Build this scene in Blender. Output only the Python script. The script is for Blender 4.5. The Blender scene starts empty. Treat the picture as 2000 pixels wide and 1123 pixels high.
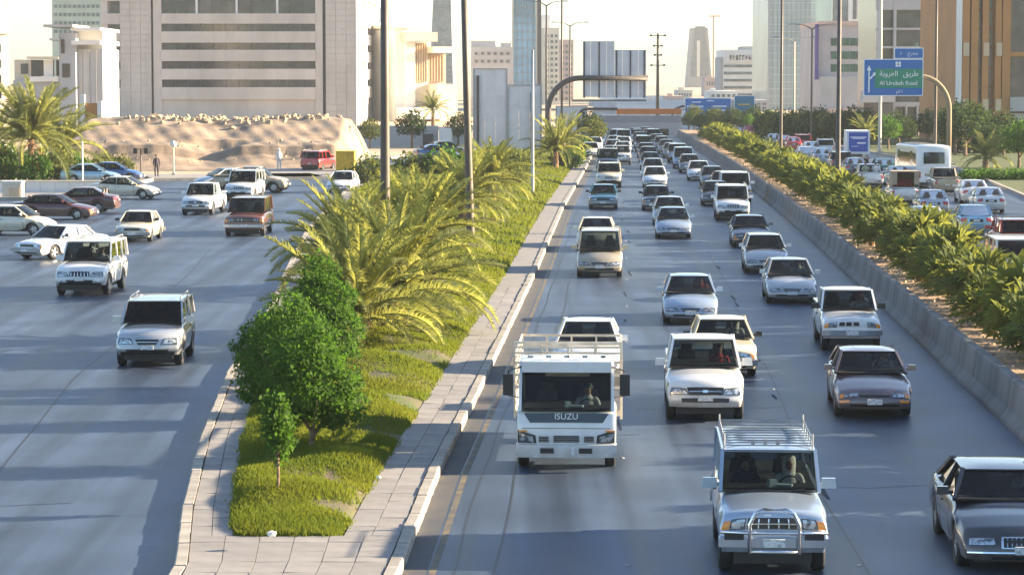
import bpy, bmesh, math, random
import numpy as np
from mathutils import Vector, Matrix
rnd = random.Random(7)
SC = bpy.context.scene
COL = SC.collection

# ---------------------------------------------------------------- camera
F_PX, CAM_H = 5200.0, 7.77
PITCH = math.atan(411.5 / F_PX)
cam_data = bpy.data.cameras.new('camera')
cam = bpy.data.objects.new('camera', cam_data)
COL.objects.link(cam)
cam_data.sensor_width = 36.0
cam_data.lens = 36.0 * F_PX / 2000.0
cam_data.clip_start = 1.0
cam_data.clip_end = 20000.0
cam.location = (0, 0, CAM_H)
cam.rotation_euler = (math.pi / 2 - PITCH, 0, 0)
SC.camera = cam

# ---------------------------------------------------------------- sky, sun, exposure
SUN_EL = math.radians(16)
SUN_AZ = math.radians(9)          # measured from +X towards +Y
world = bpy.data.worlds.new('World')
SC.world = world
world.use_nodes = True
wn = world.node_tree
wn.nodes.clear()
sky = wn.nodes.new('ShaderNodeTexSky')
sky.sky_type = 'NISHITA'
sky.sun_disc = False
sky.sun_elevation = SUN_EL
sky.sun_rotation = math.pi / 2 - SUN_AZ
sky.air_density = 1.0
sky.dust_density = 0.5
sky.ozone_density = 3.0
bg = wn.nodes.new('ShaderNodeBackground')
bg.inputs['Strength'].default_value = 0.062
wo = wn.nodes.new('ShaderNodeOutputWorld')
wn.links.new(sky.outputs[0], bg.inputs[0])
wn.links.new(bg.outputs[0], wo.inputs[0])
sun_data = bpy.data.lights.new('sun', 'SUN')
sun_data.energy = 5.0
sun_data.angle = math.radians(0.5)
sun_data.color = (1.0, 0.82, 0.57)
sun = bpy.data.objects.new('sun', sun_data)
COL.objects.link(sun)
sdir = Vector((math.cos(SUN_AZ) * math.cos(SUN_EL), math.sin(SUN_AZ) * math.cos(SUN_EL), math.sin(SUN_EL)))
sun.rotation_euler = sdir.to_track_quat('Z', 'Y').to_euler()
SC.view_settings.view_transform = 'Standard'
SC.view_settings.look = 'None'
SC.view_settings.gamma = 1.0
SC.view_settings.exposure = 2.42
SC.render.film_transparent = False

# ---------------------------------------------------------------- pixel <-> place
def ray(px, py):
    x = (px - 1000) / F_PX
    y = (561.5 - py) / F_PX
    return (x, math.cos(PITCH) + y * math.sin(PITCH), -math.sin(PITCH) + y * math.cos(PITCH))
def G(px, py, z=0.0):
    d = ray(px, py)
    t = (z - CAM_H) / d[2]
    return Vector((d[0] * t, d[1] * t, z))
def at(px, py, Y):
    d = ray(px, py)
    t = Y / d[1]
    return Vector((d[0] * t, Y, CAM_H + d[2] * t))
def GX(px, Y): return at(px, 300, Y).x
def GZ(py, Y): return at(1000, py, Y).z

# ---------------------------------------------------------------- materials
MATS = {}
def mat(name, color, rough=0.7, metal=0.0, noise=0.0, nscale=3.0, color2=None, bump=0.0, bscale=40.0, coat=0.0,
        spec=0.5, transl=None, detail=6.0, rand=0.0, stretch=None, ramp=(0.35, 0.65)):
    if name in MATS: return MATS[name]
    m = bpy.data.materials.new(name)
    m.use_nodes = True
    nt = m.node_tree
    b = nt.nodes['Principled BSDF']
    out = nt.nodes['Material Output']
    b.inputs['Base Color'].default_value = (*color, 1)
    b.inputs['Roughness'].default_value = rough
    b.inputs['Metallic'].default_value = metal
    b.inputs['Specular IOR Level'].default_value = spec
    if coat:
        b.inputs['Coat Weight'].default_value = coat
        b.inputs['Coat Roughness'].default_value = 0.06
    col = None
    tc = nt.nodes.new('ShaderNodeTexCoord')
    vec = tc.outputs['Object']
    if stretch:
        mp = nt.nodes.new('ShaderNodeMapping'); mp.inputs['Scale'].default_value = stretch
        nt.links.new(vec, mp.inputs[0]); vec = mp.outputs[0]
    if noise or color2:
        n = nt.nodes.new('ShaderNodeTexNoise'); n.inputs['Scale'].default_value = nscale
        n.inputs['Detail'].default_value = detail
        nt.links.new(vec, n.inputs['Vector'])
        r = nt.nodes.new('ShaderNodeValToRGB')
        c2 = color2 or tuple(max(0, c * (1 - noise)) for c in color)
        c1 = color if color2 else tuple(min(1, c * (1 + noise)) for c in color)
        r.color_ramp.elements[0].position = ramp[0]; r.color_ramp.elements[1].position = ramp[1]
        r.color_ramp.elements[0].color = (*c2, 1); r.color_ramp.elements[1].color = (*c1, 1)
        nt.links.new(n.outputs['Fac'], r.inputs[0])
        col = r.outputs[0]
    if rand:
        oi = nt.nodes.new('ShaderNodeObjectInfo')
        mr = nt.nodes.new('ShaderNodeMapRange'); mr.inputs['To Min'].default_value = 1 - rand; mr.inputs['To Max'].default_value = 1 + rand
        nt.links.new(oi.outputs['Random'], mr.inputs[0])
        mx = nt.nodes.new('ShaderNodeVectorMath'); mx.operation = 'SCALE'
        if col: nt.links.new(col, mx.inputs[0])
        else: mx.inputs[0].default_value = color
        nt.links.new(mr.outputs[0], mx.inputs['Scale'])
        col = mx.outputs[0]
    if col: nt.links.new(col, b.inputs['Base Color'])
    if bump:
        n2 = nt.nodes.new('ShaderNodeTexNoise'); n2.inputs['Scale'].default_value = bscale; n2.inputs['Detail'].default_value = 4
        nt.links.new(vec, n2.inputs['Vector'])
        bp = nt.nodes.new('ShaderNodeBump'); bp.inputs['Strength'].default_value = bump; bp.inputs['Distance'].default_value = 0.05
        nt.links.new(n2.outputs['Fac'], bp.inputs['Height'])
        nt.links.new(bp.outputs[0], b.inputs['Normal'])
    if transl:
        t = nt.nodes.new('ShaderNodeBsdfTranslucent')
        t.inputs[0].default_value = (*transl, 1)
        mxs = nt.nodes.new('ShaderNodeMixShader'); mxs.inputs[0].default_value = 0.5 if 'palm_frond' in name else 0.35
        nt.links.new(b.outputs[0], mxs.inputs[1]); nt.links.new(t.outputs[0], mxs.inputs[2])
        nt.links.new(mxs.outputs[0], out.inputs[0])
    MATS[name] = m
    return m
def glass(name, tint, refl=1.5, rough=0.03):
    if name in MATS: return MATS[name]
    m = bpy.data.materials.new(name); m.use_nodes = True
    nt = m.node_tree; nt.nodes.remove(nt.nodes['Principled BSDF'])
    out = nt.nodes['Material Output']
    tr = nt.nodes.new('ShaderNodeBsdfTransparent'); tr.inputs[0].default_value = (*tint, 1)
    gl = nt.nodes.new('ShaderNodeBsdfGlossy'); gl.inputs['Roughness'].default_value = rough
    fr = nt.nodes.new('ShaderNodeFresnel'); fr.inputs[0].default_value = refl
    mx = nt.nodes.new('ShaderNodeMixShader')
    nt.links.new(fr.outputs[0], mx.inputs[0]); nt.links.new(tr.outputs[0], mx.inputs[1]); nt.links.new(gl.outputs[0], mx.inputs[2])
    nt.links.new(mx.outputs[0], out.inputs[0])
    MATS[name] = m
    return m
def paint(name, c, metal=0.0):
    if 'paint_' + name in MATS: return MATS['paint_' + name]
    m = mat('paint_' + name, c, rough=0.30, metal=metal, coat=1.0, noise=0.07, nscale=2.2, rand=0.06)
    # road dust settled on the sills and bumpers, in patches
    nt = m.node_tree; b = nt.nodes['Principled BSDF']; old = b.inputs['Base Color'].links[0].from_socket
    tc = nt.nodes.new('ShaderNodeTexCoord'); sp = nt.nodes.new('ShaderNodeSeparateXYZ'); nt.links.new(tc.outputs['Object'], sp.inputs[0])
    mr = nt.nodes.new('ShaderNodeMapRange'); mr.inputs['From Min'].default_value = 0.75; mr.inputs['From Max'].default_value = 0.2; nt.links.new(sp.outputs['Z'], mr.inputs[0])
    n = nt.nodes.new('ShaderNodeTexNoise'); n.inputs['Scale'].default_value = 5; nt.links.new(tc.outputs['Object'], n.inputs['Vector'])
    mu = nt.nodes.new('ShaderNodeMath'); mu.operation = 'MULTIPLY'; nt.links.new(mr.outputs[0], mu.inputs[0]); nt.links.new(n.outputs['Fac'], mu.inputs[1])
    mx = nt.nodes.new('ShaderNodeMix'); mx.data_type = 'RGBA'; mx.inputs['B'].default_value = (0.20, 0.16, 0.12, 1); nt.links.new(mu.outputs[0], mx.inputs['Factor']); nt.links.new(old, mx.inputs['A']); nt.links.new(mx.outputs['Result'], b.inputs['Base Color'])
    return m

ASPHALT = mat('asphalt', (0.046, 0.066, 0.102), rough=0.45, noise=0.2, nscale=0.35, bump=0.12, bscale=25, detail=8, spec=0.28)
# worn asphalt: long streaks along the lanes, darker tyre and oil tracks
def asphalt_nodes():
    nt = ASPHALT.node_tree; b = nt.nodes['Principled BSDF']
    tc = nt.nodes.new('ShaderNodeTexCoord')
    mp = nt.nodes.new('ShaderNodeMapping'); mp.inputs['Scale'].default_value = (1.5, 0.035, 1); mp.inputs['Rotation'].default_value = (0, 0, math.radians(2.6))
    nt.links.new(tc.outputs['Object'], mp.inputs[0])
    n = nt.nodes.new('ShaderNodeTexNoise'); n.inputs['Scale'].default_value = 0.9; n.inputs['Detail'].default_value = 5
    nt.links.new(mp.outputs[0], n.inputs['Vector'])
    n2 = nt.nodes.new('ShaderNodeTexNoise'); n2.inputs['Scale'].default_value = 90; n2.inputs['Detail'].default_value = 3
    nt.links.new(tc.outputs['Object'], n2.inputs['Vector'])
    old = b.inputs['Base Color'].links[0].from_socket
    mul = nt.nodes.new('ShaderNodeMath'); mul.operation = 'MULTIPLY_ADD'; mul.inputs[1].default_value = 2.6; mul.inputs[2].default_value = -0.3
    nt.links.new(n.outputs['Fac'], mul.inputs[0])
    mul2 = nt.nodes.new('ShaderNodeMath'); mul2.operation = 'MULTIPLY_ADD'; mul2.inputs[1].default_value = 0.7; mul2.inputs[2].default_value = 0.65
    nt.links.new(n2.outputs['Fac'], mul2.inputs[0])
    m3 = nt.nodes.new('ShaderNodeMath'); m3.operation = 'MULTIPLY'
    nt.links.new(mul.outputs[0], m3.inputs[0]); nt.links.new(mul2.outputs[0], m3.inputs[1])
    vm = nt.nodes.new('ShaderNodeVectorMath'); vm.operation = 'SCALE'
    nt.links.new(old, vm.inputs[0]); nt.links.new(m3.outputs[0], vm.inputs['Scale'])
    nt.links.new(vm.outputs[0], b.inputs['Base Color'])
    r = nt.nodes.new('ShaderNodeMapRange'); r.inputs['To Min'].default_value = 0.36; r.inputs['To Max'].default_value = 0.56
    nt.links.new(n.outputs['Fac'], r.inputs[0]); nt.links.new(r.outputs[0], b.inputs['Roughness'])
asphalt_nodes()
CONCRETE = mat('concrete', (0.36, 0.34, 0.31), rough=0.85, noise=0.16, nscale=1.2, bump=0.2, rand=0.07)
BARRIERM = mat('barrier_concrete', (0.16, 0.155, 0.15), rough=0.85, noise=0.22, nscale=0.9, bump=0.3, rand=0.05, stretch=(1, 1, 0.35))
PAVING = mat('paving', (0.25, 0.23, 0.215), rough=0.85, noise=0.1, nscale=2.0, bump=0.2, rand=0.09)
KERBM = mat('kerb_stone', (0.31, 0.28, 0.24), rough=0.8, noise=0.2, nscale=1.5, bump=0.2, rand=0.12)
JOINT = mat('joint_mortar', (0.17, 0.155, 0.145), rough=0.95, noise=0.2)
SOIL = mat('soil', (0.33, 0.22, 0.13), rough=0.95, noise=0.3, nscale=1.5, bump=0.6, bscale=12)
SAND = mat('sandy_ground', (0.40, 0.31, 0.21), rough=0.95, noise=0.2, nscale=0.05, bump=0.3, bscale=5)
RUBBLE = mat('rubble_earth', (0.27, 0.195, 0.135), rough=0.95, noise=0.3, nscale=0.35, bump=0.8, bscale=2.5)
ROCK = mat('rock', (0.37, 0.28, 0.185), rough=0.9, noise=0.25, nscale=1.2, bump=0.4, bscale=6, rand=0.2)
TURF = mat('turf_ground', (0.06, 0.085, 0.018), rough=0.95, color2=(0.12, 0.09, 0.055), nscale=0.9, bump=0.6, bscale=18)
GRASSM = mat('grass_blades', (0.085, 0.125, 0.018), rough=0.8, spec=.1, color2=(0.17, 0.17, 0.025), nscale=0.6, transl=(0.25, 0.29, 0.025))
def leafm(name, c, c2, t): return mat(name, c, rough=0.75, color2=c2, nscale=3.5, transl=t, spec=0.15, ramp=(0.3, 0.7))
LEAF_GREEN = leafm('leaf_green', (0.068, 0.12, 0.02), (0.025, 0.055, 0.010), (0.12, 0.26, 0.025))
LEAF_OLIVE = leafm('leaf_olive', (0.10, 0.12, 0.03), (0.05, 0.065, 0.018), (0.20, 0.22, 0.04))
LEAF_DARK = leafm('leaf_dark', (0.035, 0.06, 0.022), (0.02, 0.035, 0.014), (0.06, 0.10, 0.02))
FROND = mat('palm_frond', (0.175, 0.185, 0.07), rough=0.65, spec=.25, color2=(0.075, 0.11, 0.035), nscale=2.0, transl=(0.40, 0.40, 0.09), rand=0.2)
FROND_DRY = mat('palm_frond_dry', (0.36, 0.24, 0.09), rough=0.7, noise=0.2, transl=(0.3, 0.2, 0.07), rand=0.2)
FAN = mat('fan_frond', (0.10, 0.13, 0.036), rough=0.75, spec=.15, color2=(0.055, 0.07, 0.022), nscale=2.5, transl=(0.30, 0.32, 0.055), rand=0.25)
BARK = mat('bark', (0.20, 0.13, 0.08), rough=0.95, noise=0.3, nscale=6, bump=0.8, bscale=20)
PALMTRUNK = mat('palm_trunk', (0.24, 0.14, 0.075), rough=0.95, noise=0.35, nscale=7, bump=0.8, bscale=15)
RUBBER = mat('rubber', (0.018, 0.018, 0.02), rough=0.75, noise=0.2)
BLACK = mat('black_plastic', (0.02, 0.02, 0.022), rough=0.45, noise=0.1)
INTERIOR = mat('car_interior', (0.045, 0.04, 0.038), rough=0.8, noise=0.3, nscale=4)
SEATM = mat('seat_fabric', (0.13, 0.11, 0.10), rough=0.9, noise=0.2)
CHROME = mat('chrome', (0.75, 0.75, 0.76), rough=0.18, metal=1.0)
RIM = mat('wheel_rim', (0.42, 0.42, 0.43), rough=0.3, metal=0.8)
LENS = mat('lamp_lens', (0.50, 0.53, 0.55), rough=0.1, coat=1.0, color2=(.12, .13, .14), nscale=11, metal=0.5, ramp=(.42, .55))
AMBER = mat('amber_lens', (0.75, 0.27, 0.03), rough=0.15, coat=1.0)
REDLENS = mat('red_lens', (0.45, 0.02, 0.02), rough=0.15, coat=1.0)
PLATE = mat('number_plate', (0.72, 0.72, 0.70), rough=0.5, color2=(0.35, 0.36, 0.38), nscale=16, stretch=(1, 1, 2.5), ramp=(0.38, 0.5))
PAPER = mat('paper', (0.55, 0.68, 0.74), rough=0.7)
CARGLASS = glass('car_glass', (0.30, 0.34, 0.34), 1.38)
TINTED = glass('tinted_glass', (0.05, 0.06, 0.06), 1.38)
DARKGLASS = mat('dark_glass', (0.025, 0.032, 0.036), rough=0.06, spec=0.8)
STEEL = mat('galvanised_steel', (0.34, 0.34, 0.34), rough=0.5, metal=0.6, noise=0.12, nscale=2)
DARKSTEEL = mat('dark_steel', (0.075, 0.065, 0.06), rough=0.6, metal=0.2, noise=0.2)
POLEM = mat('pole_paint', (0.10, 0.075, 0.055), rough=0.55, metal=0.2, noise=0.12)
ALU = mat('sign_back_aluminium', (0.56, 0.54, 0.56), rough=0.6, metal=0.0, noise=0.08, nscale=0.6, rand=0.05)
BOARDM = mat('board_back', (0.60, 0.59, 0.60), rough=0.7, noise=0.06, nscale=0.8, rand=0.04)
BLUE = mat('sign_blue', (0.006, 0.12, 0.38), rough=0.45, noise=0.05)
GREEN = mat('sign_green', (0.01, 0.22, 0.13), rough=0.45, noise=0.05)
WHITE = mat('sign_white', (0.80, 0.80, 0.80), rough=0.5)
SKIN = mat('skin', (0.38, 0.22, 0.14), rough=0.6)
CLOTH_W = mat('white_cloth', (0.70, 0.68, 0.64), rough=0.9)
CLOTH_R = mat('red_cloth', (0.50, 0.06, 0.05), rough=0.9)
CLOTH_G = mat('green_cloth', (0.30, 0.36, 0.24), rough=0.9)
CLOTH_D = mat('dark_cloth', (0.05, 0.04, 0.05), rough=0.9)
HAIR = mat('hair', (0.02, 0.015, 0.012), rough=0.6)

# ---------------------------------------------------------------- mesh helpers
class MB:
    def __init__(s): s.v = []; s.f = []; s.m = []; s.mi = 0; s.smooth = False
    def add(s, vs, fs):
        o = len(s.v); s.v.extend([tuple(p) for p in vs]); s.f.extend([tuple(i + o for i in f) for f in fs]); s.m.extend([s.mi] * len(fs)); return s
    def box(s, c, d, rz=0.0, taper=1.0):
        cx, cy, cz = c; x, y, z = d[0] / 2, d[1] / 2, d[2] / 2
        vs = []
        for k, (a, b, e) in enumerate(((-1,-1,-1),(1,-1,-1),(1,1,-1),(-1,1,-1),(-1,-1,1),(1,-1,1),(1,1,1),(-1,1,1))):
            t = taper if e > 0 else 1
            px, py = a * x * t, b * y * t
            vs.append((cx + px * math.cos(rz) - py * math.sin(rz), cy + px * math.sin(rz) + py * math.cos(rz), cz + e * z))
        return s.add(vs, [(0,3,2,1),(4,5,6,7),(0,1,5,4),(1,2,6,5),(2,3,7,6),(3,0,4,7)])
    def bx(s, x0, x1, y0, y1, z0, z1):
        return s.box(((x0 + x1) / 2, (y0 + y1) / 2, (z0 + z1) / 2), (abs(x1 - x0), abs(y1 - y0), abs(z1 - z0)))
    def tube(s, pts, rad, n=8, cap=True):
        pts = [Vector(p) for p in pts]
        if not hasattr(rad, '__len__'): rad = [rad] * len(pts)
        rings = []; vs = []
        t0 = (pts[1] - pts[0]).normalized()
        ref = Vector((0, 0, 1)) if abs(t0.z) < 0.9 else Vector((1, 0, 0))
        for i, p in enumerate(pts):
            if i == 0: t = pts[1] - pts[0]
            elif i == len(pts) - 1: t = pts[-1] - pts[-2]
            else: t = pts[i + 1] - pts[i - 1]
            t.normalize()
            a = t.cross(ref)
            if a.length < 1e-4: a = t.cross(Vector((0, 1, 0)))
            a.normalize(); b = t.cross(a); 
            for k in range(n):
                w = 2 * math.pi * k / n
                vs.append(p + (a * math.cos(w) + b * math.sin(w)) * rad[i])
        fs = []
        for i in range(len(pts) - 1):
            for k in range(n):
                k2 = (k + 1) % n
                fs.append((i * n + k, i * n + k2, (i + 1) * n + k2, (i + 1) * n + k))
        if cap:
            fs.append(tuple(range(n))[::-1]); fs.append(tuple((len(pts) - 1) * n + k for k in range(n)))
        return s.add(vs, fs)
    def beam(s, p, q, w, h):
        p, q = Vector(p), Vector(q); t = (q - p).normalized()
        ref = Vector((0, 0, 1)) if abs(t.z) < 0.95 else Vector((0, 1, 0))
        a = t.cross(ref).normalized() * (w / 2); b = t.cross(a).normalized() * (h / 2)
        vs = [p - a - b, p + a - b, p + a + b, p - a + b, q - a - b, q + a - b, q + a + b, q - a + b]
        return s.add(vs, [(0,1,2,3),(4,7,6,5),(0,4,5,1),(1,5,6,2),(2,6,7,3),(3,7,4,0)])
    def lathe(s, prof, n, axis='z', o=(0, 0, 0)):
        vs = []
        for r, h in prof:
            for k in range(n):
                w = 2 * math.pi * k / n
                if axis == 'z': p = (o[0] + r * math.cos(w), o[1] + r * math.sin(w), o[2] + h)
                elif axis == 'x': p = (o[0] + h, o[1] + r * math.cos(w), o[2] + r * math.sin(w))
                else: p = (o[0] + r * math.cos(w), o[1] + h, o[2] + r * math.sin(w))
                vs.append(p)
        fs = []
        for i in range(len(prof) - 1):
            for k in range(n):
                k2 = (k + 1) % n
                fs.append((i * n + k, i * n + k2, (i + 1) * n + k2, (i + 1) * n + k))
        return s.add(vs, fs)
    def grid(s, fn, nu, nv, closed=None):
        vs = [fn(i / nu, j / nv) for j in range(nv + 1) for i in range(nu + 1)]
        fs = [(j * (nu + 1) + i, j * (nu + 1) + i + 1, (j + 1) * (nu + 1) + i + 1, (j + 1) * (nu + 1) + i) for j in range(nv) for i in range(nu)]
        return s.add(vs, fs)
    def join(s, o, mi=None):
        k = len(s.v); s.v.extend(o.v); s.f.extend([tuple(i + k for i in f) for f in o.f])
        s.m.extend([mi] * len(o.f) if mi is not None else o.m); return s
    def mesh(s, name, mats, smooth=None):
        me = bpy.data.meshes.new(name)
        me.from_pydata(s.v, [], s.f)
        for m in (mats if isinstance(mats, (list, tuple)) else [mats]): me.materials.append(m)
        if any(s.m): me.polygons.foreach_set('material_index', s.m)
        if smooth if smooth is not None else s.smooth: me.polygons.foreach_set('use_smooth', [True] * len(s.f))
        me.update()
        return me
    def build(s, name, mats, parent=None, loc=None, smooth=None):
        return link(name, s.mesh(name, mats, smooth), parent, loc)
def link(name, me, parent=None, loc=None, rz=None, scale=None):
    o = bpy.data.objects.new(name, me); COL.objects.link(o)
    if parent: o.parent = parent
    if loc is not None: o.location = loc
    if rz is not None: o.rotation_euler = (0, 0, rz)
    if scale is not None: o.scale = scale if hasattr(scale, '__len__') else (scale,) * 3
    return o
def empty(name, loc=(0, 0, 0), rz=0.0):
    o = bpy.data.objects.new(name, None); COL.objects.link(o); o.location = loc; o.rotation_euler = (0, 0, rz); o.empty_display_size = 0.3
    return o
def tag(o, label, cat, group=None):
    o['label'] = label; o['category'] = cat
    if group: o['group'] = group
    return o
def struct(o): o['kind'] = 'structure'; return o
def stuff(o, label=None, cat=None):
    o['kind'] = 'stuff'
    if label: o['label'] = label
    if cat: o['category'] = cat
    return o
def evald(me_or_ob, mods):
    ob = me_or_ob
    COL.objects.link(ob)
    mods(ob)
    bpy.context.view_layer.update()
    dg = bpy.context.evaluated_depsgraph_get()
    me = bpy.data.meshes.new_from_object(ob.evaluated_get(dg))
    COL.objects.unlink(ob); bpy.data.objects.remove(ob)
    return me
def subdiv(me, lv=1):
    def f(ob):
        m = ob.modifiers.new('s', 'SUBSURF'); m.levels = lv
    r = evald(bpy.data.objects.new('tmp', me), f)
    r.polygons.foreach_set('use_smooth', [True] * len(r.polygons))
    return r
def lerp(a, b, t): return a + (b - a) * t
def interp(pts, x):
    if x <= pts[0][0]: return pts[0][1]
    for (x0, y0), (x1, y1) in zip(pts, pts[1:]):
        if x <= x1: return lerp(y0, y1, (x - x0) / (x1 - x0))
    return pts[-1][1]
def text_mesh(s, size, m, extrude=0.005):
    cu = bpy.data.curves.new('txt', 'FONT'); cu.body = s; cu.size = size; cu.align_x = 'CENTER'; cu.align_y = 'CENTER'; cu.extrude = extrude
    me = evald(bpy.data.objects.new('tmp', cu), lambda o: None)
    me.materials.clear(); me.materials.append(m)
    # stand the text up, facing -Y
    me.transform(Matrix.Rotation(math.pi / 2, 4, 'X'))
    return me
# ================================================================ vehicles (builders)
SPEC = {}
def spec(name, **k):
    d = dict(L=4.5, W=1.74, H=1.45, zc=0.24, wr=0.31, fa=0.86, ra=3.45, fb=0.16, rb=0.10, crown=0.075, tap=0.09, tumb=0.92,
             ws=(1.25, 2.1), rw=(3.1, 3.8), wt=0.67, kind='sedan', lamp='modern', grille='slim', bumper='body', rails=False, bow=0.12, rear_open=False)
    d.update(k); SPEC[name] = d
spec('sedan', top=[(0, .62), (.12, .70), (.5, .82), (1.3, .95), (2.6, .97), (3.5, 1.02), (3.85, 1.05), (4.5, .98)], front=[(0, 0), (.25, -.02), (.5, 0), (.8, .05), (1, .12)], rear=[(0, .05), (.4, 0), (.7, .02), (1, .1)])
spec('old_sedan', L=4.55, W=1.72, H=1.4, top=[(0, .72), (.1, .76), (.6, .84), (1.3, .92), (2.6, .93), (3.6, .96), (4.0, .98), (4.55, .92)], front=[(0, .03), (.25, 0), (.45, .02), (.6, .05), (1, .08)],
     rear=[(0, .05), (.4, 0), (.7, .02), (1, .06)], fb=.07, rb=.05, lamp='wide', grille='flat', bumper='grey', tap=.05, ws=(1.3, 1.95), rw=(3.1, 3.6))
spec('camry', L=4.7, W=1.77, H=1.40, top=[(0, .66), (.1, .70), (.5, .79), (1.35, .93), (2.7, .94), (3.6, .98), (4.0, 1.0), (4.7, .95)], front=[(0, .03), (.25, -.02), (.5, 0), (.75, .06), (1, .12)],
     rear=[(0, .05), (.4, 0), (.7, .02), (1, .08)], fb=.13, lamp='wide', grille='thin', bumper='body', ws=(1.35, 2.1), rw=(3.2, 3.9), amber=True, wt=.68)
spec('crown', L=5.38, W=1.98, H=1.40, fa=1.0, ra=3.91, wr=.34, top=[(0, .68), (.12, .75), (.6, .86), (1.65, .97), (3.2, .98), (4.1, 1.0), (4.6, 1.02), (5.38, .95)], front=[(0, .03), (.25, -.03), (.5, 0), (.75, .04), (1, .14)],
     rear=[(0, .05), (.4, 0), (.7, .02), (1, .08)], fb=.2, tap=.1, lamp='block', grille='chrome', bumper='body', ws=(1.65, 2.35), rw=(3.7, 4.3), wt=.67)
spec('hatch', L=4.2, H=1.48, top=[(0, .62), (.12, .72), (.5, .85), (1.2, .97), (2.6, 1.0), (3.6, 1.04), (4.2, 1.0)], front=[(0, 0), (.25, -.02), (.5, 0), (.8, .06), (1, .13)], rear=[(0, .05), (.4, 0), (.7, .02), (1, .06)],
     ra=3.35, ws=(1.2, 1.95), rw=(3.45, 4.05))
spec('suv', L=4.5, W=1.78, H=1.70, zc=.34, wr=.35, fa=.85, ra=3.47, top=[(0, .88), (.1, .95), (.5, 1.03), (1.25, 1.1), (2.6, 1.12), (4.5, 1.14)], front=[(0, .06), (.25, -.03), (.5, 0), (.8, .03), (1, .1)],
     rear=[(0, 0), (.4, 0), (.7, .02), (1, .05)], kind='suv', ws=(1.25, 1.85), rw=(4.15, 4.45), wt=.80, bumper='two', rails=True)
spec('big_suv', L=4.85, W=1.88, H=1.88, zc=.38, wr=.39, fa=.85, ra=3.65, top=[(0, .95), (.1, 1.02), (.5, 1.12), (1.35, 1.17), (2.6, 1.18), (4.85, 1.2)], front=[(0, .06), (.25, -.03), (.5, 0), (.8, .03), (1, .08)],
     rear=[(0, 0), (.4, 0), (.7, .02), (1, .05)], kind='suv', ws=(1.35, 1.85), rw=(4.6, 4.8), wt=.82, grille='bars', bumper='two', rails=True, fb=.12)
spec('boxy_suv', L=4.65, W=1.70, H=1.82, zc=.40, wr=.37, fa=.78, ra=3.5, top=[(0, 1.02), (.06, 1.06), (.6, 1.12), (1.3, 1.17), (2.6, 1.18), (4.65, 1.18)], front=[(0, .05), (.25, 0), (.5, .02), (.8, .03), (1, .06)],
     rear=[(0, 0), (.4, 0), (.7, 0), (1, .02)], kind='suv', ws=(1.3, 1.72), rw=(4.5, 4.62), wt=.84, fb=.03, rb=.03, tap=.02, lamp='square', grille='square', bumper='steel', rack=True, bullbar=True, bow=.05)
spec('wagon_suv', L=5.4, W=1.95, H=1.85, zc=.36, wr=.38, fa=.95, ra=4.2, top=[(0, .98), (.06, 1.03), (.6, 1.08), (1.45, 1.13), (2.6, 1.14), (5.4, 1.15)], front=[(0, .05), (.25, 0), (.5, .02), (.8, .02), (1, .05)],
     rear=[(0, 0), (.4, 0), (.7, 0), (1, .02)], kind='suv', ws=(1.45, 1.95), rw=(5.1, 5.35), wt=.82, fb=.04, rb=.03, tap=.03, lamp='square', grille='wide', bumper='chrome')
spec('pickup', L=5.1, W=1.78, H=1.78, zc=.36, wr=.37, fa=.85, ra=3.9, top=[(0, .88), (.1, .96), (.5, 1.06), (1.3, 1.14), (2.9, 1.15), (5.1, 1.12)], front=[(0, .05), (.25, -.04), (.5, 0), (.8, .03), (1, .1)],
     rear=[(0, .05), (.4, 0), (.7, 0), (1, .02)], kind='pickup', ws=(1.3, 1.85), rw=(2.95, 3.15), wt=.75, grille='hilux', bumper='body', fb=.13)
spec('old_pickup', L=4.85, W=1.69, H=1.68, zc=.38, wr=.35, fa=.75, ra=3.6, top=[(0, .93), (.06, .98), (.5, 1.03), (1.25, 1.1), (2.7, 1.11), (4.85, 1.08)], front=[(0, .05), (.25, -.02), (.5, .02), (.8, .02), (1, .05)],
     rear=[(0, .05), (.4, 0), (.7, 0), (1, .02)], kind='pickup', ws=(1.25, 1.75), rw=(2.7, 2.85), wt=.78, grille='three', lamp='square', bumper='steel', fb=.04, tap=.03)
spec('minivan', L=4.7, W=1.79, H=1.78, zc=.26, wr=.32, fa=.9, ra=3.75, top=[(0, .70), (.1, .78), (.45, .95), (.95, 1.08), (2.6, 1.10), (4.7, 1.1)], front=[(0, .02), (.25, -.02), (.5, 0), (.8, .07), (1, .16)],
     rear=[(0, 0), (.4, 0), (.7, .02), (1, .05)], kind='suv', ws=(.85, 1.75), rw=(4.35, 4.62), wt=.78, fb=.2, grille='slim')
spec('truck', L=1.75, W=1.98, H=2.2, zc=.52, wr=.38, fa=.85, ra=9.0, top=[(0, 1.17), (.05, 1.21), (.4, 1.22), (1.75, 1.22)], front=[(0, .02), (.3, 0), (.6, .01), (1, .06)], rear=[(0, 0), (1, 0)], fb=.05, rb=.0, tap=.02, tumb=.99, crown=.02,
     kind='truck', ws=(.05, .35), rw=(1.62, 1.7), wt=.88, grille='truck', lamp='truck', bumper='truck', bow=.06)
spec('minibus', L=6.9, W=2.08, H=2.62, zc=.36, wr=.4, fa=1.1, ra=5.2, top=[(0, 2.5), (.1, 2.58), (.5, 2.62), (6.4, 2.62), (6.8, 2.58), (6.9, 2.5)], front=[(0, .0), (.35, .0), (.6, .12), (1, .35)], rear=[(0, 0), (.5, 0), (.8, .03), (1, .1)],
     fb=.08, rb=.06, tap=.02, tumb=.99, crown=.10, kind='bus')

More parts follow.
